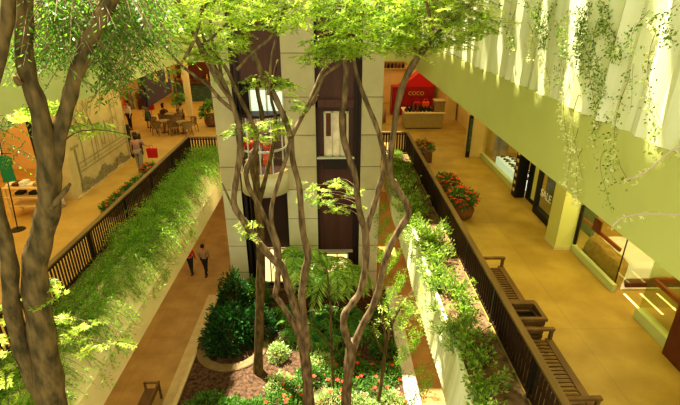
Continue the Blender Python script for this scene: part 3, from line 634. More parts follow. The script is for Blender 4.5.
mu2 = MB(); XB[0] = -10.175; XO[0] = 0; X = -10.17
for i in range(110):
    y = random.uniform(17.3, 21.9); z = 5.75+random.uniform(0, .42)*(.7+.4*math.sin(y*4)); r = random.uniform(.06, .16); X = -10.172+i*.0002
    mu2.add([(X, y+r*math.cos(a*1.05), z+r*math.sin(a*1.05)*.8) for a in range(6)], [tuple(range(6))])
mline([(17.5, 6.72), (21.9, 6.72)], .03, mu2); mline([(17.35, 5.85), (17.35, 7.5)], .04, mu2); mu2.build('painted_shrubs', 'muraldark', t)
S('trim_mural_base', MB().box((-10.2, 16.8, 5.6), (-10.14, 22.1, 5.68)), 'curb', 'pale skirting under the mural', 'skirting')
S('trim_shop_frame_left', MB().box((-11.35, 16.7, 5.6), (-11.2, 16.8, 9.96)).box((-11.35, 8, 8.9), (-11.25, 16.8, 9.0)), 'darkmetal', 'dark upright frame at the edge of the left clothing shop', 'window frame')
S('trim_mural_end', MB().box((-10.3, 22.1, 5.6), (-10.12, 22.3, 7.3)), 'black', 'black post at the far end of the mural wall', 'post')
# garment stand with green top
p = atz(12, 232, 5.6)
t = thing('garment_stand', 'thin stand holding a green top in the left shop front', 'stand', (-10.95, 14.2, 5.6))
MB().tube([(-10.95, 14.2, 5.62), (-10.6, 14.2, 9.2)], .02, 6).build('pole', 'darkmetal', t); MB().tube([(-11.0, 14.2, 8.35), (-10.35, 14.2, 8.35)], .015, 6).build('crossbar', 'darkmetal', t)
MB().lathe([(.25, 0), (.22, .03), (.02, .04)], (-10.95, 14.2, 5.6), 14).build('foot', 'darkmetal', t)
tag(garment(MB(), -10.66, 14.14, 8.3, .45, .9, .4).build('green_top', 'green'), 'dark green sleeveless top hanging on the thin stand', 'clothing')
TX, TYY = 1.05, -1.9
t = thing('display_table', 'light wood tiered display table in the left shop', 'table', (-11.25, 15.5, 5.6))
for z in (6.0, 6.35, 6.7): MB().bbox((-12.9+TX, 17.1+TYY, z), (-11.6+TX, 17.8+TYY, z+.05), .01).build('shelf_board', 'shelfmat', t)
for x in (-12.85+TX, -11.65+TX):
    for y in (17.15+TYY, 17.75+TYY): MB().box((x-.03, y-.03, 5.6), (x+.03, y+.03, 6.7)).build('leg', 'shelfmat', t)
for i in range(5):
    x = -12.75+TX+i*.25; tag(MB().bbox((x-.1, 17.25+TYY, 6.75), (x+.1, 17.6+TYY, 6.82+.05*(i % 3)), .02).build('folded_garment', ['cream', 'redwood', 'white', 'cream', 'brownc'][i]), 'folded garment on top of the light wood table', 'clothing', 'folded garments on the light wood table')
for i in range(2): x = -12.5+TX+i*.5; tag(MB().bbox((x-.14, 17.3+TYY, 6.4), (x+.14, 17.6+TYY, 6.5), .03).build('dark_box', 'black'), 'small black box on the middle shelf of the light wood table', 'box', 'black boxes in the light wood table')
t = thing('draped_table', 'small table draped in pale patterned cloth by the shop edge', 'table', (-10.75, 16.1, 5.6))
M['pattern'] = mat('pale_pattern', (.85, .75, .62), .8, col2=(.45, .4, .42), nscale=9)
MB().lathe([(.42, .05), (.36, .4), (.33, .72), (.02, .75)], (-10.75, 16.1, 5.6), 18).build('drape', 'pattern', t, True); MB().lathe([(.06, 0), (.05, .7)], (-10.75, 16.1, 5.6), 8).build('leg', 'redwood', t)
tag(MB().bbox((-10.1, 22.4, 5.6), (-9.85, 22.8, 6.7), .02).build('black_lectern', 'black'), 'small black stand at the far end of the mural wall', 'stand')

# ------------------------------------------------------------------ people
def skinobj(name, J, E, rad, m, parent, sub=2, root=0):
    me = bpy.data.meshes.new(name); me.from_pydata([tuple(j) for j in J], E, []); me.materials.append(M[m])
    o = bpy.data.objects.new(name, me); COL.objects.link(o)
    md = o.modifiers.new('s', 'SKIN'); md.use_smooth_shade = True
    if not me.skin_vertices: pass
    sv = me.skin_vertices[0].data if me.skin_vertices else None
    if sv is None:
        bpy.context.view_layer.objects.active = o; o.select_set(True); bpy.ops.object.modifier_remove(modifier='s'); bpy.ops.object.modifier_add(type='SKIN'); sv = me.skin_vertices[0].data; o.select_set(False)
    for i, r in enumerate(rad): sv[i].radius = r if hasattr(r, '__len__') else (r, r); sv[i].use_root = (i == root)
    s2 = o.modifiers.new('b', 'SUBSURF'); s2.levels = sub; s2.render_levels = sub
    dg = bpy.context.evaluated_depsgraph_get(); dg.update(); nm = bpy.data.meshes.new_from_object(o.evaluated_get(dg)); nm.name = name
    o.modifiers.clear(); o.data = nm; nm.polygons.foreach_set('use_smooth', [True]*len(nm.polygons))
    if parent: o.parent = parent
    return o
def person(label, loc, rz, top, bottom, hairm='hair', skirt=False, sit=False, stride=.12, h=1.0, sleeves=False, arms=None, longhair=True, bare=False):
    t = thing('person', label, 'person', loc, rz); t.scale = (h,)*3
    # x right, y forward (faces +y); legs
    zt = -.42 if sit else 0
    V = lambda *a: Vector(a)
    pel = V(0, 0, .95+zt)
    if sit: kneeL, kneeR, ankL, ankR = V(-.1, .42, .52), V(.1, .42, .52), V(-.1, .40, .08), V(.1, .44, .08)
    else: kneeL, kneeR, ankL, ankR = V(-.09, stride*.6, .5), V(.09, -stride*.4, .5), V(-.085, stride, .08), V(.085, -stride*1.2, .09)
    hl, hr = V(-.09, 0, .9+zt), V(.09, 0, .9+zt); J = [pel, V(0, .01, 1.12+zt), V(0, .0, 1.34+zt), V(0, .0, 1.47+zt), V(0, .02, 1.56+zt), V(0, .02, 1.66+zt), V(0, .01, 1.73+zt)]
    rad = [(.13, .1), (.115, .085), (.15, .09), (.05, .05), (.07, .08), (.085, .095), (.045, .055)]
    E = [(0, 1), (1, 2), (2, 3), (3, 4), (4, 5), (5, 6)]
    for s_, (hp, kn, an) in ((-1, (hl, kneeL, ankL)), (1, (hr, kneeR, ankR))):
        b = len(J); J += [hp, kn, an, an+V(0, .13, -.04)]; rad += [.085, .058, .04, .035]; E += [(0, b), (b, b+1), (b+1, b+2), (b+2, b+3)]
    arms = arms or [(V(-.24, .02, 1.14), V(-.25, .1, .9)), (V(.24, .02, 1.14), V(.25, .1, .9))]
    hands = []
    for s_, (el, wr) in zip((-1, 1), arms):
        el = el+V(0, 0, zt); wr = wr+V(0, 0, zt)
        b = len(J); sh = V(s_*.19, 0, 1.39+zt); J += [sh, el, wr, wr+(wr-el).normalized()*.09]; rad += [.055, .04, .027, (.035, .02)]; E += [(2, b), (b, b+1), (b+1, b+2), (b+2, b+3)]
        hd = wr+(wr-el).normalized()*.09; dr = (wr-el).normalized(); hands.append((b, hd))
        for q in range(4): off = V((q-1.5)*.016, 0, 0); J.append(hd+off+dr*(.075-.008*abs(q-1.5))+V(0, .012, 0)); rad.append(.009); E.append((b+3, len(J)-1))
        J.append(wr+dr*.07+V(-s_*.04, .03, 0)); rad.append(.01); E.append((b+2, len(J)-1))
    body = skinobj('body', J, E, rad, 'skin', t, 1)
    # top
    b0 = 15; J2 = [J[0]+V(0,0,.0), J[1], J[2], J[3]-V(0,0,.04)]; r2 = [(.15, .12), (.135, .105), (.17, .11), (.06, .06)]; E2 = [(0, 1), (1, 2), (2, 3)]
    for (b, _) in hands:
        k = len(J2); J2 += [J[b], J[b+1]]; r2 += [.068, .05]; E2 += [(2, k), (k, k+1)]
        if sleeves: J2.append(J[b+2]); r2.append(.036); E2.append((k+1, k+2))
    skinobj('shirt', J2, E2, r2, top, t, 1)
    if skirt:
        mb = MB(); zz = .95+zt; vs = []; prof = [(.14, .08), (.18, -.08), (.2, -.3), (.235, -.48)]
        mb.lathe(prof, (0, .02, zz), 16); mb.build('skirt', bottom, t, True, False)
    else:
        J3 = [J[0]]; r3 = [(.145, .115)]; E3 = []
        for q in (7, 11):
            k = len(J3); J3 += [J[q], J[q+1], J[q+2]]; r3 += [.1, .074, .058]; E3 += [(0, k), (k, k+1), (k+1, k+2)]
        if bare: pass
        skinobj('trousers', J3, E3, r3, bottom, t, 1)
    # hair cap
    hz = 1.66+zt; mb = MB(); n = 12; vs = []; fs = []
    rings = [(.02, .115), (.07, .105), (.1, .07), (.112, .02), (.108, -.04)]+([(.10, -.12), (.085, -.2)] if longhair else [])
    for i, (r, dz) in enumerate(rings):
        for k in range(n):
            a = 2*math.pi*k/n; y = math.sin(a); f_ = 1 if dz > .03 or y < .25 else .45
            vs.append((r*math.cos(a)*.92, .0+r*y*1.08*f_-.012, hz+dz))
    for i in range(len(rings)-1):
        for k in range(n): fs.append((i*n+k, i*n+(k+1)%n, (i+1)*n+(k+1)%n, (i+1)*n+k))
    fs.append(tuple(range(n))); mb.add(vs, fs); mb.build('hair', hairm, t, True, False)
    # face: nose, eyes, mouth
    hd = MB().lathe([(.002, .03), (.014, 0), (.002, -.012)], (0, .118, hz-.02), 6); hd.build('nose', 'skin', t, True, False)
    for x in (-.032, .032): MB().lathe([(.002, -.008), (.01, 0), (.002, .008)], (x, .108, hz+.012), 6).build('eye', 'black', t, True, False)
    MB().box((-.025, .098, hz-.065), (.025, .112, hz-.055)).build('mouth', 'redwood', t, False, False)
    for s_ in (-1, 1):
        an = J[9 if s_ < 0 else 13]; MB().bbox((an.x-.045, an.y-.06, an.z-.085), (an.x+.045, an.y+.2, an.z-.01), .03).build('shoe', 'black', t, False, False)
    return t
V3 = lambda *a: Vector(a)
person('woman in mauve shirt and grey shorts holding a red bag by the left railing', (-8.95, 20.1, 5.6), R(10), 'mauve', 'grey', sleeves=False, arms=[(V3(-.24, .02, 1.14), V3(-.25, .1, .9)), (V3(.27, .1, 1.16), V3(.36, .3, 1.05))], h=1.07, bare=True)
def tote(label, c, w=.3, hh=.34):
    x, y, z = c; t = thing('shopping_bag', label, 'bag', c)
    MB().prism([(x-w/2, y, z), (x+w/2, y+.02, z), (x+w/2*1.1, y+.02, z+hh), (x-w/2*1.1, y, z+hh)], (0, .12, 0)).build('bag_body', 'red', t)
    MB().tube(smooth_path([(x-.08, y+.06, z+hh), (x-.05, y+.06, z+hh+.14), (x+.05, y+.06, z+hh+.14), (x+.08, y+.06, z+hh)]), .01, 5).build('handle', 'red', t)
tote('bright red shopping bag held by the woman at the left railing', (-8.47, 20.45, 6.14), .42, .45)
person('woman in a grey green skirt with red bag on her shoulder near the cafe chairs', (-11.55, 28.3, 5.6), R(200), 'grey', 'greenmarble', skirt=True, stride=.04)
tote('red shoulder bag carried by the woman near the cafe chairs', (-11.2, 28.1, 6.75), .3, .4)
person('person in a white top and black trousers at the far shop counter', (-12.55, 27.9, 5.6), R(150), 'white', 'dark', longhair=False, stride=.03, sleeves=True)
person('person with dark hair seated at the table in front of the tall palm, left seat', (-10.9, 29.3, 5.6), R(-60), 'redwood', 'dark', sit=True)
person('person in a tan shirt seated before the tall palm, right seat', (-9.8, 29.25, 5.6), R(100), 'tan', 'dark', sit=True, longhair=False)
person('person in a red jacket and dark trousers walking on the lowest floor', (-7.35, 20.15, 0), R(0), 'red', 'dark', sleeves=True, stride=.2, h=.95)
person('person in a tan jacket and dark trousers walking on the lowest floor', (-6.57, 20.0, 0), R(-5), 'tan', 'dark', sleeves=True, stride=.22, longhair=False)
person('person in a red top with dark trousers inside the glass lift, on the left', (-3.4, 17.95, 6.25), R(170), 'red', 'dark', stride=.02)
person('person in an orange red skirt inside the glass lift, on the right', (-2.68, 17.8, 6.25), R(185), 'red', 'skirtc', skirt=True, stride=.02)

# ------------------------------------------------------------------ TREES
def stem_pts(S_, y0, y1=None):
    n = len(S_); out = []
    for i, s_ in enumerate(S_):
        px, py = s_[0], s_[1]; w = s_[2]
        Y = y0+(0 if y1 is None else (y1-y0)*i/(n-1)); p = aty(px, py, Y); dep = Y*math.cos(PI_)+(CZ-p.z)*math.sin(PI_)
        out.append((p.x, p.y, p.z, w*.42*dep/F))
    return out
def tree(label, loc, stems, extra=(), barkm='bark', group=None, name='branching_tree'):
    t = thing(name, label, 'tree', loc, 0, group); mb = MB(); nodes = []
    for S_ in stems:
        P = smooth_path(S_, 4); k = len(P)
        ph = random.uniform(0, 6); Q = []
        for i, p in enumerate(P): r = max(p[3], .006)*(1+.07*math.sin(i*1.3+ph)); Q.append(r)
        mb.tube([p[:3] for p in P], Q, 10 if max(Q) > .08 else 6); nodes += [p[:3] for p in P]
    mb.build('trunk', barkm, t, True); return t, np.array(nodes)
# foreground left tree
st = []
a = stem_pts([(60,470,34),(52,405,32),(48,375,31),(42,335,29),(37,300,28),(35,265,28),(42,235,27),(49,205,26),(49,170,25),(45,140,23),(38,105,20),(29,80,19),(24,50,20),(25,20,18),(24,-10,17),(18,-50,15),(5,-100,12)], 4.9)
base = [(-4.35, 5.0, .2, .36), (-4.4, 4.9, 2.2, .30), (-4.45, 4.9, 4.6, .25)]
st.append(base+a)
st.append(stem_pts([(48,215,18),(52,180,19),(56,152,18),(62,125,17),(69,100,17),(74,80,17),(82,58,17),(92,34,18),(103,14,18),(116,-10,17),(132,-45,14),(140,-90,11)], 4.9, 5.2))
st.append(stem_pts([(47,400,22),(37,385,20),(28,365,19),(18,335,18),(11,300,18),(10,268,18),(5,240,16),(-3,205,14),(-14,150,12),(-8,95,12),(2,50,13),(8,15,15),(8,-20,15),(4,-70,12)], 4.9, 4.6))
st.append(stem_pts([(52,208,7),(60,197,6),(66,190,5.5),(70,184,3.5)], 4.8, 4.7))
st.append(stem_pts([(55,150,2.5),(75,133,1.6),(100,130,1.4),(125,134,1.1),(138,136,.8)], 4.9, 5.6))
st.append(stem_pts([(20,84,9),(17,80,8),(15,76,5)], 4.8, 4.75))
T0, N0 = tree('big foreground tree with several thick leaning brown trunks at the far left', (-4.35, 5.0, .2), st)

def st_(L, y0, y1=None): return stem_pts(L, y0, y1)
# tree with straight trunk (left of centre)
st = [[(-2.83, 12.97, .2, .24)]+st_([(258,366,11.5),(259,340,10.5),(260,300,10.5),(261,260,10.5),(260,230,10),(258,205,9),(256,180,8.5),(254,150,8)], 12.97, 12.8),
      st_([(255,165,8),(256,140,6),(262,118,5.5),(258,95,5),(256,75,4)], 12.85, 12.4),
      st_([(257,190,7),(252,170,6),(247,160,5)], 12.85, 12.6),
      st_([(258,205,7),(265,180,5),(272,150,4.5),(276,120,4),(271,95,3.5),(278,60,3)], 12.9, 12.6)]
T1, N1 = tree('straight trunked tree rising alone from the sunlit mulch left of centre', (-2.83, 12.97, .2), st)
# multi-stem centre-left tree
b0 = [(-.72, 10.6, .2, .24)]
st = [b0+st_([(313,430,15),(309,404,13),(307,375,12),(304,350,13),(302,338,11)], 10.8, 10.9),
      st_([(304,350,9),(298,333,8),(290,318,7),(282,305,6.5),(275,296,6)], 10.9, 10.8),
      st_([(305,345,9),(298,318,9.5),(292,298,10),(287,283,9),(282,266,8.5),(276,262,8),(268,254,8.5),(255,238,8.5),(243,220,8),(234,204,7.5),(236,180,7.5),(240,155,8),(240,132,7.5),(236,115,6.5),(230,98,6),(222,80,6),(212,64,6),(201,47,6),(191,28,5.5),(181,8,5),(172,-25,4.5)], 10.9, 9.6),
      st_([(277,290,6),(278,270,6.5),(275,245,6),(268,225,5.5),(259,206,6),(249,188,6),(246,170,6),(252,155,5),(258,140,5),(252,122,5),(243,104,5),(236,90,5),(228,72,4.5),(216,52,4),(210,25,3.5),(218,-15,3)], 10.8, 10.2),
      st_([(275,296,6.5),(278,275,6.5),(279,250,6),(272,225,5.5),(272,205,5),(279,180,5),(287,155,5),(291,138,5.5)], 10.8, 10.3),
      st_([(308,350,9),(304,320,9),(302,295,8.5),(305,272,9),(308,255,9),(303,232,8),(301,210,7.5),(299,185,7),(293,162,6.5),(291,140,7),(287,125,7),(280,108,7),(273,93,7.5),(263,76,7.5),(255,58,7.5),(248,40,7),(238,24,7),(228,8,6.5),(219,-20,6)], 10.9, 10),
      st_([(291,138,6),(298,124,5),(307,107,5),(316,86,4.5),(322,72,4),(333,58,3.5),(345,46,3)], 10.4, 10.9),
      st_([(236,112,6),(228,106,5),(219,98,4.5),(210,87,4),(197,77,4),(182,66,3.5),(170,53,3),(158,38,2.8),(146,22,2.2),(127,2,2)], 10.1, 9.2),
      st_([(228,96,5),(222,80,4),(218,60,4),(205,42,4),(200,15,3),(208,-10,3)], 10, 10.3),
      st_([(232,100,5),(222,88,4.5),(208,65,4),(200,48,4),(210,40,3),(220,30,3),(232,18,2.5)], 9.9, 9.7),
      st_([(237,70,4),(247,58,3.5),(258,48,3.5),(268,40,3.5),(276,28,3.5),(283,12,3),(290,-10,3)], 9.8, 9.8),
      st_([(244,20,3),(258,22,3),(270,16,2.8),(282,10,2.5),(296,5,2)], 9.8, 9.9),
      st_([(268,95,4),(270,78,3.5),(271,60,3.2),(276,40,3),(284,18,3),(288,-10,2.5)], 10.2, 10.2),
      st_([(180,66,3),(192,45,4),(198,28,3.5),(203,10,3),(214,-8,3)], 9.5, 9.5),
      st_([(232,205,3),(226,192,2.5),(222,182,1.5)], 10.8, 10.9)]
T2, N2 = tree('many stemmed tree with intertwined curving branches before the glass lift bay', (-.72, 10.6, .2), st)
# centre-right tree
b0 = [(.25, 10.6, .2, .24)]
st = [b0+st_([(348,430,14),(346,404,12),(348,375,12),(351,350,14),(352,340,11)], 10.8, 10.9),
      st_([(351,350,9),(345,332,9),(344,316,8.5),(351,305,8.5),(360,292,8.5),(365,270,8.5),(366,245,9),(365,228,9)], 10.9, 10.8),
      st_([(366,232,8),(361,218,7.5),(358,200,7),(355,175,7),(348,155,7.5),(343,135,7.5),(342,115,7),(345,95,7),(346,70,6.5),(345,45,6),(347,20,6),(350,-10,5.5),(353,-50,5)], 10.8, 9.8),
      st_([(366,232,8),(371,215,7),(376,198,7),(381,180,7),(385,162,6.5),(382,145,6),(376,125,5.5),(368,106,5.5),(360,85,5),(354,62,5),(356,40,4.5),(362,15,4),(370,-20,4)], 10.8, 10.2),
      st_([(353,350,10),(361,328,9),(370,312,8.5),(377,295,8.5),(382,275,8.5),(388,252,8.5),(399,230,8.5),(408,215,8.5),(406,202,7.5),(396,188,7),(390,172,7),(391,152,7),(394,130,7),(397,108,7.5),(402,88,8),(411,68,8),(422,52,8),(434,38,7),(452,22,6),(470,5,5),(490,-20,4)], 10.9, 9.8),
      st_([(394,180,5),(401,192,4.5),(404,200,4)], 10.5, 10.5),
      st_([(416,60,4),(414,42,3.5),(410,22,3),(412,-5,3)], 9.9, 9.6),
      st_([(434,30,4),(430,18,4),(427,4,3.5),(424,-15,3)], 8.4, 8.2),
      st_([(318,95,4),(312,105,4.5)], 10.9, 10.9),
      st_([(345,60,4.5),(334,68,3.5),(324,76,3.5),(318,90,4),(312,102,4),(306,112,4)], 10.2, 10.6),
      st_([(347,40,4),(336,35,3.2),(326,25,2.8),(318,10,2.2)], 10, 9.9)]
T3, N3 = tree('forked tree with two tall wavy stems right of centre in the garden', (.25, 10.6, .2), st)
st = [[(1.55, 11.2, .2, .07)]+st_([(378,404,5),(381,385,4.5),(384,360,4.5),(386,345,4),(384,325,3.2),(380,305,2.6),(383,285,2)], 11.2, 11.2), st_([(386,348,3.5),(390,330,3),(398,312,2.5),(405,298,2)], 11.2, 11.3), st_([(385,355,3),(376,338,2),(372,322,1.5)], 11.2, 11.1)]
T4, N4 = tree('thin young tree with few leaves near the right garden curb', (1.55, 11.2, .2), st, name='young_tree')
st = [[(-.25, 11.8, .2, .05)]+st_([(333,385,3.5),(332,360,3),(331,330,3),(330,300,2.5),(327,270,2)], 11.8, 11.9), st_([(332,350,2.5),(322,335,2),(312,325,1.5)], 11.8, 11.7)]
T5, N5 = tree('thin dark sapling between the two big central trees', (-.25, 11.8, .2), st, name='young_tree')
# paler bark puts the light on these trees into the colour
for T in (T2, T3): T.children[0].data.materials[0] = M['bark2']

# canopy clusters: (px, py, Y, radius m, leaves)
def canopy(T, nodes, clusters, m, size, lobes=3, name='foliage', droop=-.25, twigs=True, width=.34, spray=.16, vb=.0, mult=1):
    C = []; D = []; vals = []; tw_ = MB()
    for (px, py, Y, rad, n) in clusters:
        c = np.array(aty(px, py, Y))
        nspray = max(3, int(n*mult/14))
        for _ in range(nspray):
            o = rng.normal(0, 1, 3); o /= np.linalg.norm(o)+1e-9; o = o*np.array([rad, rad, rad*.55])*rng.uniform(.2, 1)**.6
            s0_ = c+o
            if s0_[0] > 3.15: continue
            a = rng.uniform(0, 6.28); d = np.array([math.cos(a), math.sin(a), droop+rng.normal(0, .12)]); L = rng.uniform(.6, 1.2)*rad*.7+.12
            side = np.cross(d, [0, 0, 1]); side /= np.linalg.norm(side)+1e-9; v0 = rng.uniform(.15, .85)
            tw_.tube([s0_, s0_+d*L*.5, s0_+d*L+np.array([0, 0, -.05*L])], [.006, .004, .002], 3)
            for k in range(14):
                t_ = (k+.5)/14; sg = 1 if k % 2 else -1; p = s0_+d*L*t_+np.array([0, 0, -.08*t_*t_*L])+side*sg*spray*.15
                C.append(p); D.append(d*.6+side*sg*.9+np.array([0, 0, -.1])); vals.append(v0+vb)
        if twigs and len(nodes):
            dd = np.linalg.norm(nodes-c, axis=1)+np.where(nodes[:, 2] < c[2]-.6, 5, 0); q = nodes[dd.argmin()]
            if dd.min() < 3.2: mid = (q+c)/2+np.array([0, 0, .12]); tw_.tube(smooth_path([q, mid, c], 3), [.009, .008, .007, .006, .005, .005, .004], 5)
    leaves(name, C, D, size, m, T, lobes, width, .22, np.array(vals), .8+1.2)
    tw_.build('twigs', 'twig', T)
R_ = random.uniform
cl = []
# foreground-left canopy: px band 0..150 x 0..70
for _ in range(32): cl.append((R_(35, 130), R_(-25, 32), R_(5.2, 7), R_(.35, .6), 150))
for p in ((120,55),(128,30),(105,50),(118,68),(140,20),(60,20),(45,48),(50,30),(150,10),(95,65)): cl.append((p[0], p[1], 6, .32, 110))
for p in ((5,140),(12,45),(8,115)): cl.append((p[0], p[1], 6.5, .35, 80))
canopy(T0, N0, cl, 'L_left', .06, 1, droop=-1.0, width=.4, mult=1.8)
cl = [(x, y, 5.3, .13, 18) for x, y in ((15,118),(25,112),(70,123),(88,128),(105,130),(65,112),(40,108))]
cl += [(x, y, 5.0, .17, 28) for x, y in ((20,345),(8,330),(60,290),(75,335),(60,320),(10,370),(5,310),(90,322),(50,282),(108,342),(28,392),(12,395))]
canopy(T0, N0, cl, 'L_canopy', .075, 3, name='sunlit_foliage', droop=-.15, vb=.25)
# centre trees canopy
cl = []
for _ in range(34): cl.append((R_(150, 300), R_(-35, 22), R_(8.5, 11), R_(.4, .7), 110))
for p in ((185,22),(200,20),(215,35),(190,45),(235,40),(250,15),(255,22),(178,30),(215,55),(228,25),(240,5),(275,22),(285,15),(205,60),(160,15),(150,25),(168,8),(225,45),(160,22),(166,30)): cl.append((p[0], p[1], 9.8, .38, 90))
for p in ((262,75),(275,80),(285,88),(290,82),(268,78),(252,85),(230,130),(250,125),(262,122),(275,128),(240,135),(285,122),(258,135),(248,222),(252,232),(222,78),(300,105)): cl.append((p[0], p[1], 10.4, .22, 56))
canopy(T2, N2, cl, 'L_canopy', .08, 3, droop=-.2, vb=.12, mult=1.7)
cl = []
for _ in range(46): cl.append((R_(310, 500), R_(-35, 24), R_(8, 11), R_(.45, .75), 120))
for _ in range(26): cl.append((R_(330, 460), R_(10, 44), R_(9, 10.6), R_(.3, .5), 110))
for p in ((330,48),(322,52),(345,50),(335,40),(355,45),(318,42),(390,45),(405,40),(380,35),(470,35),(480,25),(450,45),(312,58)): cl.append((p[0], p[1], 9.8, .3, 80))
for p in ((312,185),(322,192),(335,180),(345,188),(330,200),(352,205),(305,195),(340,210),(360,192),(318,205)): cl.append((p[0], p[1], 11.2, .25, 46))
canopy(T3, N3, cl, 'L_canopy', .08, 3, droop=-.2, vb=.05, mult=1.8)
cl = [(R_(372, 440), R_(285, 345), R_(10.8, 12), .3, 46) for _ in range(12)]+[(R_(385, 415), R_(300, 330), 11.3, .25, 60) for _ in range(5)]
canopy(T4, N4, cl, 'L_canopy', .1, 1, vb=.1)
canopy(T5, N5, [(R_(300, 345), R_(262, 330), 11.9, .3, 30) for _ in range(8)], 'L_ground', .1, 1)
# a thicket of background foliage at left fern level handled below

# ------------------------------------------------------------------ hanging vines (right beam, planter)
i_v = [0]
def vine(px, y0, y1, Ypos, X_, dens=46, pale=False, sway=8, label='', size=.042):
    p0 = atx(px, y0, X_); 
    t = thing('hanging_vine', label, 'vine', p0, 0); P = []
    n = 9; zt = p0.z; pe = atx(px+sway, y1, X_)
    for i in range(n): f_ = i/(n-1); P.append(Vector((p0.x-.12*math.sin(f_*3+px), p0.y+(pe.y-p0.y)*f_+.05*math.sin(f_*7+px), zt+(pe.z-zt)*f_)))
    MB().tube(P, [.005-.0004*i for i in range(n)], 4).build('stem', 'twig', t)
    C = []; D = []
    for i in range(dens):
        f_ = random.random()**.8; k = min(int(f_*(n-1)), n-2); g = f_*(n-1)-k; p = P[k]*(1-g)+P[k+1]*g
        C.append(p+Vector((R_(-.08, .04), R_(-.11, .11), R_(-.05, .05)))); D.append((R_(-1, .3), R_(-1, 1), -.7))
    leaves('leaves', C, D, size, 'L_pale' if pale else 'L_vine', t, 1, .55, .4)
    if pale or i_v[0] % 3 == 0: leaves('blossoms', [P[int(R_(3, n))]+Vector((-.04, R_(-.09, .09), R_(-.05, .05))) for _ in range(26)], [(-.5, 0, -.5)]*26, .05, 'L_pale', t, 2, .7, .6)
    i_v[0] += 1; return t
words = ['thin', 'leafy', 'dense', 'sparse', 'long', 'short', 'curling', 'straight']
spots = []
for i, (px, y0, y1, dn, pale) in enumerate([(505,20,50,60,0),(515,10,52,70,0),(525,22,60,60,1),(548,40,100,90,1),(556,20,85,90,0),(565,10,60,120,0),(575,5,55,140,0),(584,15,75,120,0),(592,30,118,110,0),(598,50,165,120,0),(604,25,100,120,0),(612,20,75,110,0),(621,70,180,80,0),(588,90,145,70,1),(578,95,178,46,1),(572,85,150,60,1),(640,10,60,50,0),(650,20,60,60,1),(660,30,160,34,0),(633,0,110,30,0),(672,5,45,90,0),(622,35,60,90,0),(540,0,48,110,0),(552,0,40,120,0),(600,0,35,160,0),(590,0,40,160,0),(530,0,30,110,0),(655,70,170,26,0),(610,150,215,20,0),(630,160,205,16,0),(570,115,190,40,1),(584,140,205,44,1)]):
    vine(px, y0, y1, 0, 3.72+(.12 if i % 2 else 0), int(dn*1.5), bool(pale), R_(-6, 10), '')
vs_ = sorted([o for o in COL.objects if o.name.startswith('hanging_vine')], key=lambda o: -o.location.y)
ordn = ['first','second','third','fourth','fifth','sixth','seventh','eighth','ninth','tenth','eleventh','twelfth','thirteenth','fourteenth','fifteenth','sixteenth','seventeenth','eighteenth','nineteenth','twentieth']
for i, o in enumerate(vs_):
    pale = any(c.name.startswith('leaves') and c.data.materials[0].name == 'pale_blossom' for c in o.children)
    half = 'counted from the far end' if i < 16 else 'counted from the near end'; k = i if i < 16 else len(vs_)-1-i
    o['label'] = '%s hanging vine over the sunlit right wall, %s %s' % ('white flowered' if pale else 'green leafed', ordn[k], half)
# pale arching twigs over right beam
for lab, L in (('pale bare twig arching across the right beam near the edge', [(625,180,2.5),(640,175,2.5),(655,165,2),(670,152,2),(690,140,1.5)]), ('pale arching twig with blossoms over the bed window', [(612,226,2),(622,218,2),(640,214,2),(665,214,2),(695,216,1.5)])):
    P = [atx(a_, b_, 3.56+.04*k_) for k_, (a_, b_, _) in enumerate(L)]; t = thing('arching_twig', lab, 'twig', P[0]); MB().tube(smooth_path(P), .012, 5).build('stem', 'palewood', t)
    leaves('blossoms', [Vector(p)+Vector((0, R_(-.1, .1), R_(-.06, .02))) for p in smooth_path(P) for _ in range(1)], [(0, R_(-1, 1), -1)]*len(smooth_path(P)), .06, 'L_pale', t, 3)

# ------------------------------------------------------------------ asparagus ferns (left planter) and right planter plants
def fern_proto(m, n=26, L=.8, name='asparagus_fern', size=.06, droop=1.0):
    t = thing(name, '', 'fern', (0, 0, 0)); C = []; D = []; mb = MB()
    for i in range(n):
        a = rng.uniform(0, 6.28); l = L*rng.uniform(.55, 1.1); up = rng.uniform(.2, .75); P = []
        for k in np.linspace(0, 1, 9): P.append(np.array([math.cos(a)*l*k, math.sin(a)*l*k, l*(up*math.sin(k*2.2)-droop*k*k*.75)]))
        mb.tube(P, .005, 3)
        for k in range(75):
            f_ = rng.uniform(.12, 1); j = min(int(f_*8), 7); p = P[j]+(P[j+1]-P[j])*(f_*8-j); C.append(p+rng.normal(0, .045, 3)); D.append(rng.normal(0, 1, 3)+np.array([0, 0, .2]))
    leaves('fronds', C, D, size, m, t, 1, .28, .3); mb.build('stems', 'twig', t, world=False); return t
fps = [fern_proto('L_fern', 36, .85), fern_proto('L_fern', 32, .95), fern_proto('L_fern', 30, .8)]
fl = [(0, 0)]
i = 0
nf = 0
used = [False]*3
for row, (x0, ystep, zz) in enumerate(((-6.2, .55, 5.85), (-6.75, .85, 5.7))):
    y = 3.2
    while y < 22.0:
        k = random.randrange(3); loc = (x0+R_(-.1, .12), y, zz); g = 'feathery ferns massed in the left planter'
        lab = 'feathery bright green fern spilling over the left planter wall' if row == 0 else 'feathery green fern in the back of the left planter by the railing'
        if row: g = 'feathery ferns at the back of the left planter'
        sc = R_(1.0, 1.3)*(1.25 if y > 13 else 1.05)*(.5 if row else 1)
        if not used[k]:
            used[k] = True; o = fps[k]; o.location = loc; o.scale = (sc,)*3; o['label'] = lab; o['group'] = g; o['category'] = 'fern'
        else: dup(fps[k], loc, R_(0, 6.28), lab, g, sc)
        y += ystep*R_(.8, 1.2)
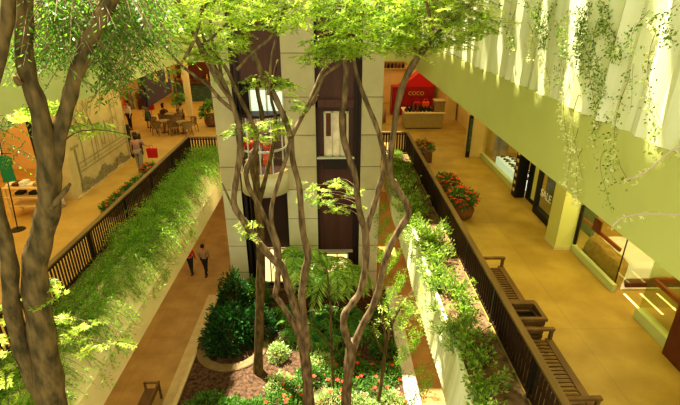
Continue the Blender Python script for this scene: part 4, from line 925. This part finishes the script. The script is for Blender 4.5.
# trailing ferns lower on the wall
tp = thing('trailing_fern', 'thin fern trail hanging down the cream left planter wall', 'fern', (-6.0, 12, 5.9), 0, 'fern trails hanging on the left planter wall')
C = []; D = []; mb = MB()
for j in range(5):
    P = []; yo = rng.uniform(-.3, .3); l = rng.uniform(.7, 1.35)
    for k in np.linspace(0, 1, 8): P.append(np.array([.12+.72*min(1, k*l*.8)+rng.normal(0, .02), yo*(1+k), -.02-l*k*.95+.12*k]))
    mb.tube(P, .004, 3)
    for q in range(150): f_ = rng.uniform(0, 1); i_ = min(int(f_*7), 6); C.append(P[i_]+(P[i_+1]-P[i_])*(f_*7-i_)+rng.normal(0, .05, 3)+np.array([.03, 0, 0])); D.append(rng.normal(0, 1, 3)+np.array([.3, 0, -.6]))
leaves('fronds', np.array(C)+np.array(tp.location), D, .07, 'L_fern', tp, 1, .3, .3); mb.build('stems', 'twig', tp, world=False)
for y in np.arange(3.2, 21.5, .55): dup(tp, (-6.0+R_(-.05, .05), y+R_(-.3, .3), 5.9+R_(-.1, .1)), 0 if random.random() < .5 else R_(-.3, .3), sc=R_(.7, 1.15)*(1 if y < 15 else .6))
# right planter: feathery ferns far end and pale leafy shrubs along
for y in (22.3, 21.4, 20.5, 19.6): dup(fps[0], (3.2, y, 5.6), R_(0, 6), 'feathery light green fern at the far end of the right planter', 'feathery ferns at the far end of the right planter', .8)
def leafy_proto(name, cat, r, h, n, m, size, stems=10, width=.4):
    t = thing(name, '', cat, (0, 0, 0)); mb = MB(); C = []; D = []
    for i in range(stems):
        a = rng.uniform(0, 6.28); l = rng.uniform(.5, 1); e = np.array([math.cos(a)*r*l, math.sin(a)*r*l, h*rng.uniform(.5, 1)]); P = smooth_path([(0, 0, 0), e*np.array([.4, .4, .6]), e], 3); mb.tube(P, .006, 4)
        for q in range(n//stems): f_ = rng.uniform(.25, 1); i_ = min(int(f_*(len(P)-1)), len(P)-2); C.append(P[i_]+rng.normal(0, .06, 3)); D.append(e/np.linalg.norm(e)+rng.normal(0, .5, 3))
    leaves('leaves', C, D, size, m, t, 1, width, .4); mb.build('stems', 'twig', t, world=False); return t
def scatter(proto, spots_, lab, grp):
    for i, (x, y, z, s_) in enumerate(spots_):
        if i == 0: proto.location = (x, y, z); proto.scale = (s_,)*3; proto['label'] = lab; proto['group'] = grp
        else: dup(proto, (x, y, z), R_(0, 6.28), lab, grp, s_)
pr = leafy_proto('leafy_shrub', 'shrub', .55, .55, 420, 'L_pl', .12, 16)
scatter(pr, [(R_(2.75, 3.35), y, 5.6, R_(.7, 1.25)) for y in np.arange(6.2, 20, .62)], 'loose light green leafy shrub in the right planter', 'leafy shrubs in the right planter')
pr = leafy_proto('trailing_shrub', 'shrub', .5, .45, 340, 'L_varieg', .085, 14)
scatter(pr, [(R_(2.5, 2.75), y, R_(5.3, 5.7), R_(.7, 1.1)) for y in np.arange(8, 18, .8)], 'pale variegated trailing plant over the ribbed right planter wall', 'pale trailing plants on the right planter wall')
for y in np.arange(7.5, 17.5, 1.3):
    dup(tp, (3.2-.95, y, 5.5), R(180)+R_(-.2, .2), 'light green trail hanging down the ribbed right planter wall', 'green trails on the right planter wall', R_(.7, 1))
# fallen leaves
n = 900; C = np.stack([rng.uniform(2.85, 3.8, n), rng.uniform(3, 22, n), np.full(n, 5.62)], 1)
tag(leaves('fallen_leaves', C, rng.normal(0, 1, (n, 3))*np.array([1, 1, .1]), .07, 'L_pale', None, 1, .5, .05, None, 6), 'dry fallen leaves on the soil of the right planter', 'leaves', None, 'stuff'); 
bpy.data.objects['fallen_leaves'].data.materials[0] = M['chip']
n = 3000; C = np.stack([rng.uniform(-5.3, 2.4, n), rng.uniform(9, 18, n), np.full(n, .27)], 1)
o = leaves('mulch_chips', C, rng.normal(0, 1, (n, 3))*np.array([1, 1, .2]), .07, 'L_pale', None, 1, .4, .1, None, 3); tag(o, 'loose bark chips scattered over the garden bed', 'bark chips', None, 'stuff'); o.data.materials[0] = M['chip']

# ------------------------------------------------------------------ garden planting
def shrub(label, c, r, h, n, m, size, lobes=1, fl=0, name='garden_shrub', cat='shrub', group=None, width=.4):
    t = thing(name, label, cat, c, 0, group); mb = MB()
    for k in range(7): a = k*.9; mb.tube([(c[0], c[1], c[2]), (c[0]+r*.3*math.cos(a), c[1]+r*.3*math.sin(a), c[2]+h*.4), (c[0]+r*.7*math.cos(a), c[1]+r*.7*math.sin(a), c[2]+h*.75)], [.025, .018, .008], 5)
    mb.build('stems', 'twig', t); fo = radial_plant(c, r, h, n, size, m, t, lobes, 'foliage', .4, width)
    if fl: flowers(c, r*.95, h, fl, 'pinkred', fo, .08)
    return t
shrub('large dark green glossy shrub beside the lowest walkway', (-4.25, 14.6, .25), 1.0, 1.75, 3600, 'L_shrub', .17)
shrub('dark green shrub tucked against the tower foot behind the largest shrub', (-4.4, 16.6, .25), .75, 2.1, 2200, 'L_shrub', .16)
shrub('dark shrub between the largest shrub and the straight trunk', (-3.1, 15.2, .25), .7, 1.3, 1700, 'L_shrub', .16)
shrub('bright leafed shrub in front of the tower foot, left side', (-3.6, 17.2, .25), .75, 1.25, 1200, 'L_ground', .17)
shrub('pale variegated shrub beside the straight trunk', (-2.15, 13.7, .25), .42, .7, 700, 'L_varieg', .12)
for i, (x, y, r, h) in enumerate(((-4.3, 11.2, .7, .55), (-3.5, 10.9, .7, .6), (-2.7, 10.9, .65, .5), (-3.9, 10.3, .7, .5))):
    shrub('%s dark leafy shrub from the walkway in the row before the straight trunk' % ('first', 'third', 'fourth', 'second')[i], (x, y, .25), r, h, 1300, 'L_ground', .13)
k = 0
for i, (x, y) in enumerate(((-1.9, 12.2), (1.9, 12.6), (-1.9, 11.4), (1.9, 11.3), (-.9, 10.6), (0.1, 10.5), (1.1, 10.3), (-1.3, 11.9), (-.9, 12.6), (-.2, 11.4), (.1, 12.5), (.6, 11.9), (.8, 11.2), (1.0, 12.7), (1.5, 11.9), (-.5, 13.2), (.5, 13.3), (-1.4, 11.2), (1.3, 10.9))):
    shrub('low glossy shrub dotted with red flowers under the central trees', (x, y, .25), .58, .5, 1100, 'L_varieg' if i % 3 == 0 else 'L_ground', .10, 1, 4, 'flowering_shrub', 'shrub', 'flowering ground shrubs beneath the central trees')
def palm(label, c, h, nf_, L, m, name='fan_palm', up=.9, size=.42, trunk=True):
    t = thing(name, label, 'palm', c); mb = MB(); C = []; D = []; x, y, z = c
    if trunk: MB().tube([(x, y, z), (x+.05, y, z+h*.6), (x, y, z+h)], [.09, .07, .07], 8).build('trunk', 'bark', t, True)
    for i in range(nf_):
        a = 2*math.pi*i/nf_+rng.uniform(-.2, .2); l = L*rng.uniform(.75, 1.1); u = rng.uniform(.35, up); P = []
        for k in np.linspace(0, 1, 12): P.append(np.array([x+math.cos(a)*l*k, y+math.sin(a)*l*k, z+h+l*(u*math.sin(k*2.0)-.75*k*k)]))
        mb.tube(P, [.014-.001*q for q in range(12)], 4); sd = np.array([-math.sin(a), math.cos(a), 0])
        for q in range(110):
            f_ = .12+.88*q/110; i_ = min(int(f_*11), 10); p = P[i_]+(P[i_+1]-P[i_])*(f_*11-i_); sg = 1 if q % 2 else -1
            C.append(p); D.append(sd*sg+(P[min(i_+1, 11)]-P[i_])*3+np.array([0, 0, -.45]))
    leaves('fronds', C, D, size, m, t, 1, .11, .08); mb.build('frond_stems', 'L_palm' if 0 else 'green', t, True); return t
palm('bright arching palm in front of the maroon tower wall', (-.15, 16.4, .25), 1.9, 14, 1.5, 'L_palm')
palm('tall pale palm in front of the stone pier left of the bright palm', (-1.5, 16.7, .25), 2.4, 13, 1.35, 'L_palm')
palm('small palm behind the forked tree', (.75, 16.9, .25), 1.4, 11, 1.1, 'L_palm')
for i, (x, y, r) in enumerate(((-1.5, 14.9, 1.0), (-.7, 14.3, 1.0), (.2, 14.6, .9), (-.6, 15.6, 1.0), (1.0, 15.0, .85), (.7, 16.0, .8), (-2.0, 16.2, .9))):
    palm('%s from the left of the low feathery green ferns below the palms' % ['second', 'fourth', 'fifth', 'third', 'seventh', 'sixth', 'first'][i], (x, y, .25), .15, 15, r, 'L_palmd', 'ground_fern', .8, .2, False)
# right side ground shrubs under overhang
shrub('shaded shrub right of the tower under the right planter', (1.9, 15.6, .25), .55, .9, 900, 'L_ground', .14)
shrub('shaded shrub behind the thin young tree', (1.9, 13.9, .25), .5, .7, 800, 'L_ground', .14)

# ------------------------------------------------------------------ LIGHT
w = bpy.data.worlds.new('World'); bpy.context.scene.world = w; w.use_nodes = True; N = w.node_tree.nodes; L = w.node_tree.links
bg = N['Background']; bg.inputs[0].default_value = (.98, 1, .70, 1); bg.inputs[1].default_value = 1.15
sd = bpy.data.lights.new('Sun', 'SUN'); sd.energy = 15; sd.angle = R(.8); sd.color = (1, .95, .76); so = bpy.data.objects.new('sun', sd); COL.objects.link(so)
so.rotation_euler = Vector((.30, -.36, -1)).to_track_quat('-Z', 'Y').to_euler()
def area(name, loc, sx, sy, e, col, rot=(0,0,0)):
    l = bpy.data.lights.new(name, 'AREA'); l.shape = 'RECTANGLE'; l.size = sx; l.size_y = sy; l.energy = e; l.color = col; o = bpy.data.objects.new(name, l); COL.objects.link(o); o.location = loc; o.rotation_euler = rot; return o
warm = (1, .72, .30)
area('gallery_light_right', (5.9, 13, 9.9), 2.4, 22, 230, (1, .76, .2))
area('gallery_light_right_far', (6, 31, 9.9), 6, 10, 190, warm)
area('gallery_light_left', (-9.2, 14, 9.9), 1.6, 22, 210, (1, .76, .28))
area('gallery_light_left_far', (-10, 31, 9.9), 8, 12, 380, warm)
area('shop_light_right', (9.6, 15, 9.9), 2.5, 14, 170, (1, .68, .22))
area('bed_fill_light', (8.8, 10.8, 9.9), 1.5, 2, 340, (1, .82, .5))  # unseen fill added to brighten the white sheets
area('shop_light_left', (-13.2, 15.5, 9.9), 4, 9, 200, (1, .66, .22))
area('ground_light_left', (-8, 16, 4.3), 2.5, 26, 230, (1, .74, .34))
area('ground_light_right', (4.7, 18, 4.3), 2, 22, 180, (1, .60, .22))
area('lift_fill_light', (CXB, CYB-.2, 8.62), .8, .8, 70, (1, .85, .6))  # unseen fill added so the people in the lift show
# ------------------------------------------------------------------ CAMERA
cam = bpy.data.cameras.new('Camera'); co = bpy.data.objects.new('Camera', cam); COL.objects.link(co)
cam.sensor_width = 36; cam.lens = F/680*36; co.location = (0, 0, CZ); co.rotation_euler = (R(90)-PI_, 0, -YW); cam.clip_end = 200
bpy.context.scene.camera = co
sc = bpy.context.scene; sc.view_settings.view_transform = 'Standard'; sc.view_settings.look = 'Medium High Contrast'; sc.view_settings.exposure = .02
sc.cycles.max_bounces = 7; sc.cycles.transparent_max_bounces = 12
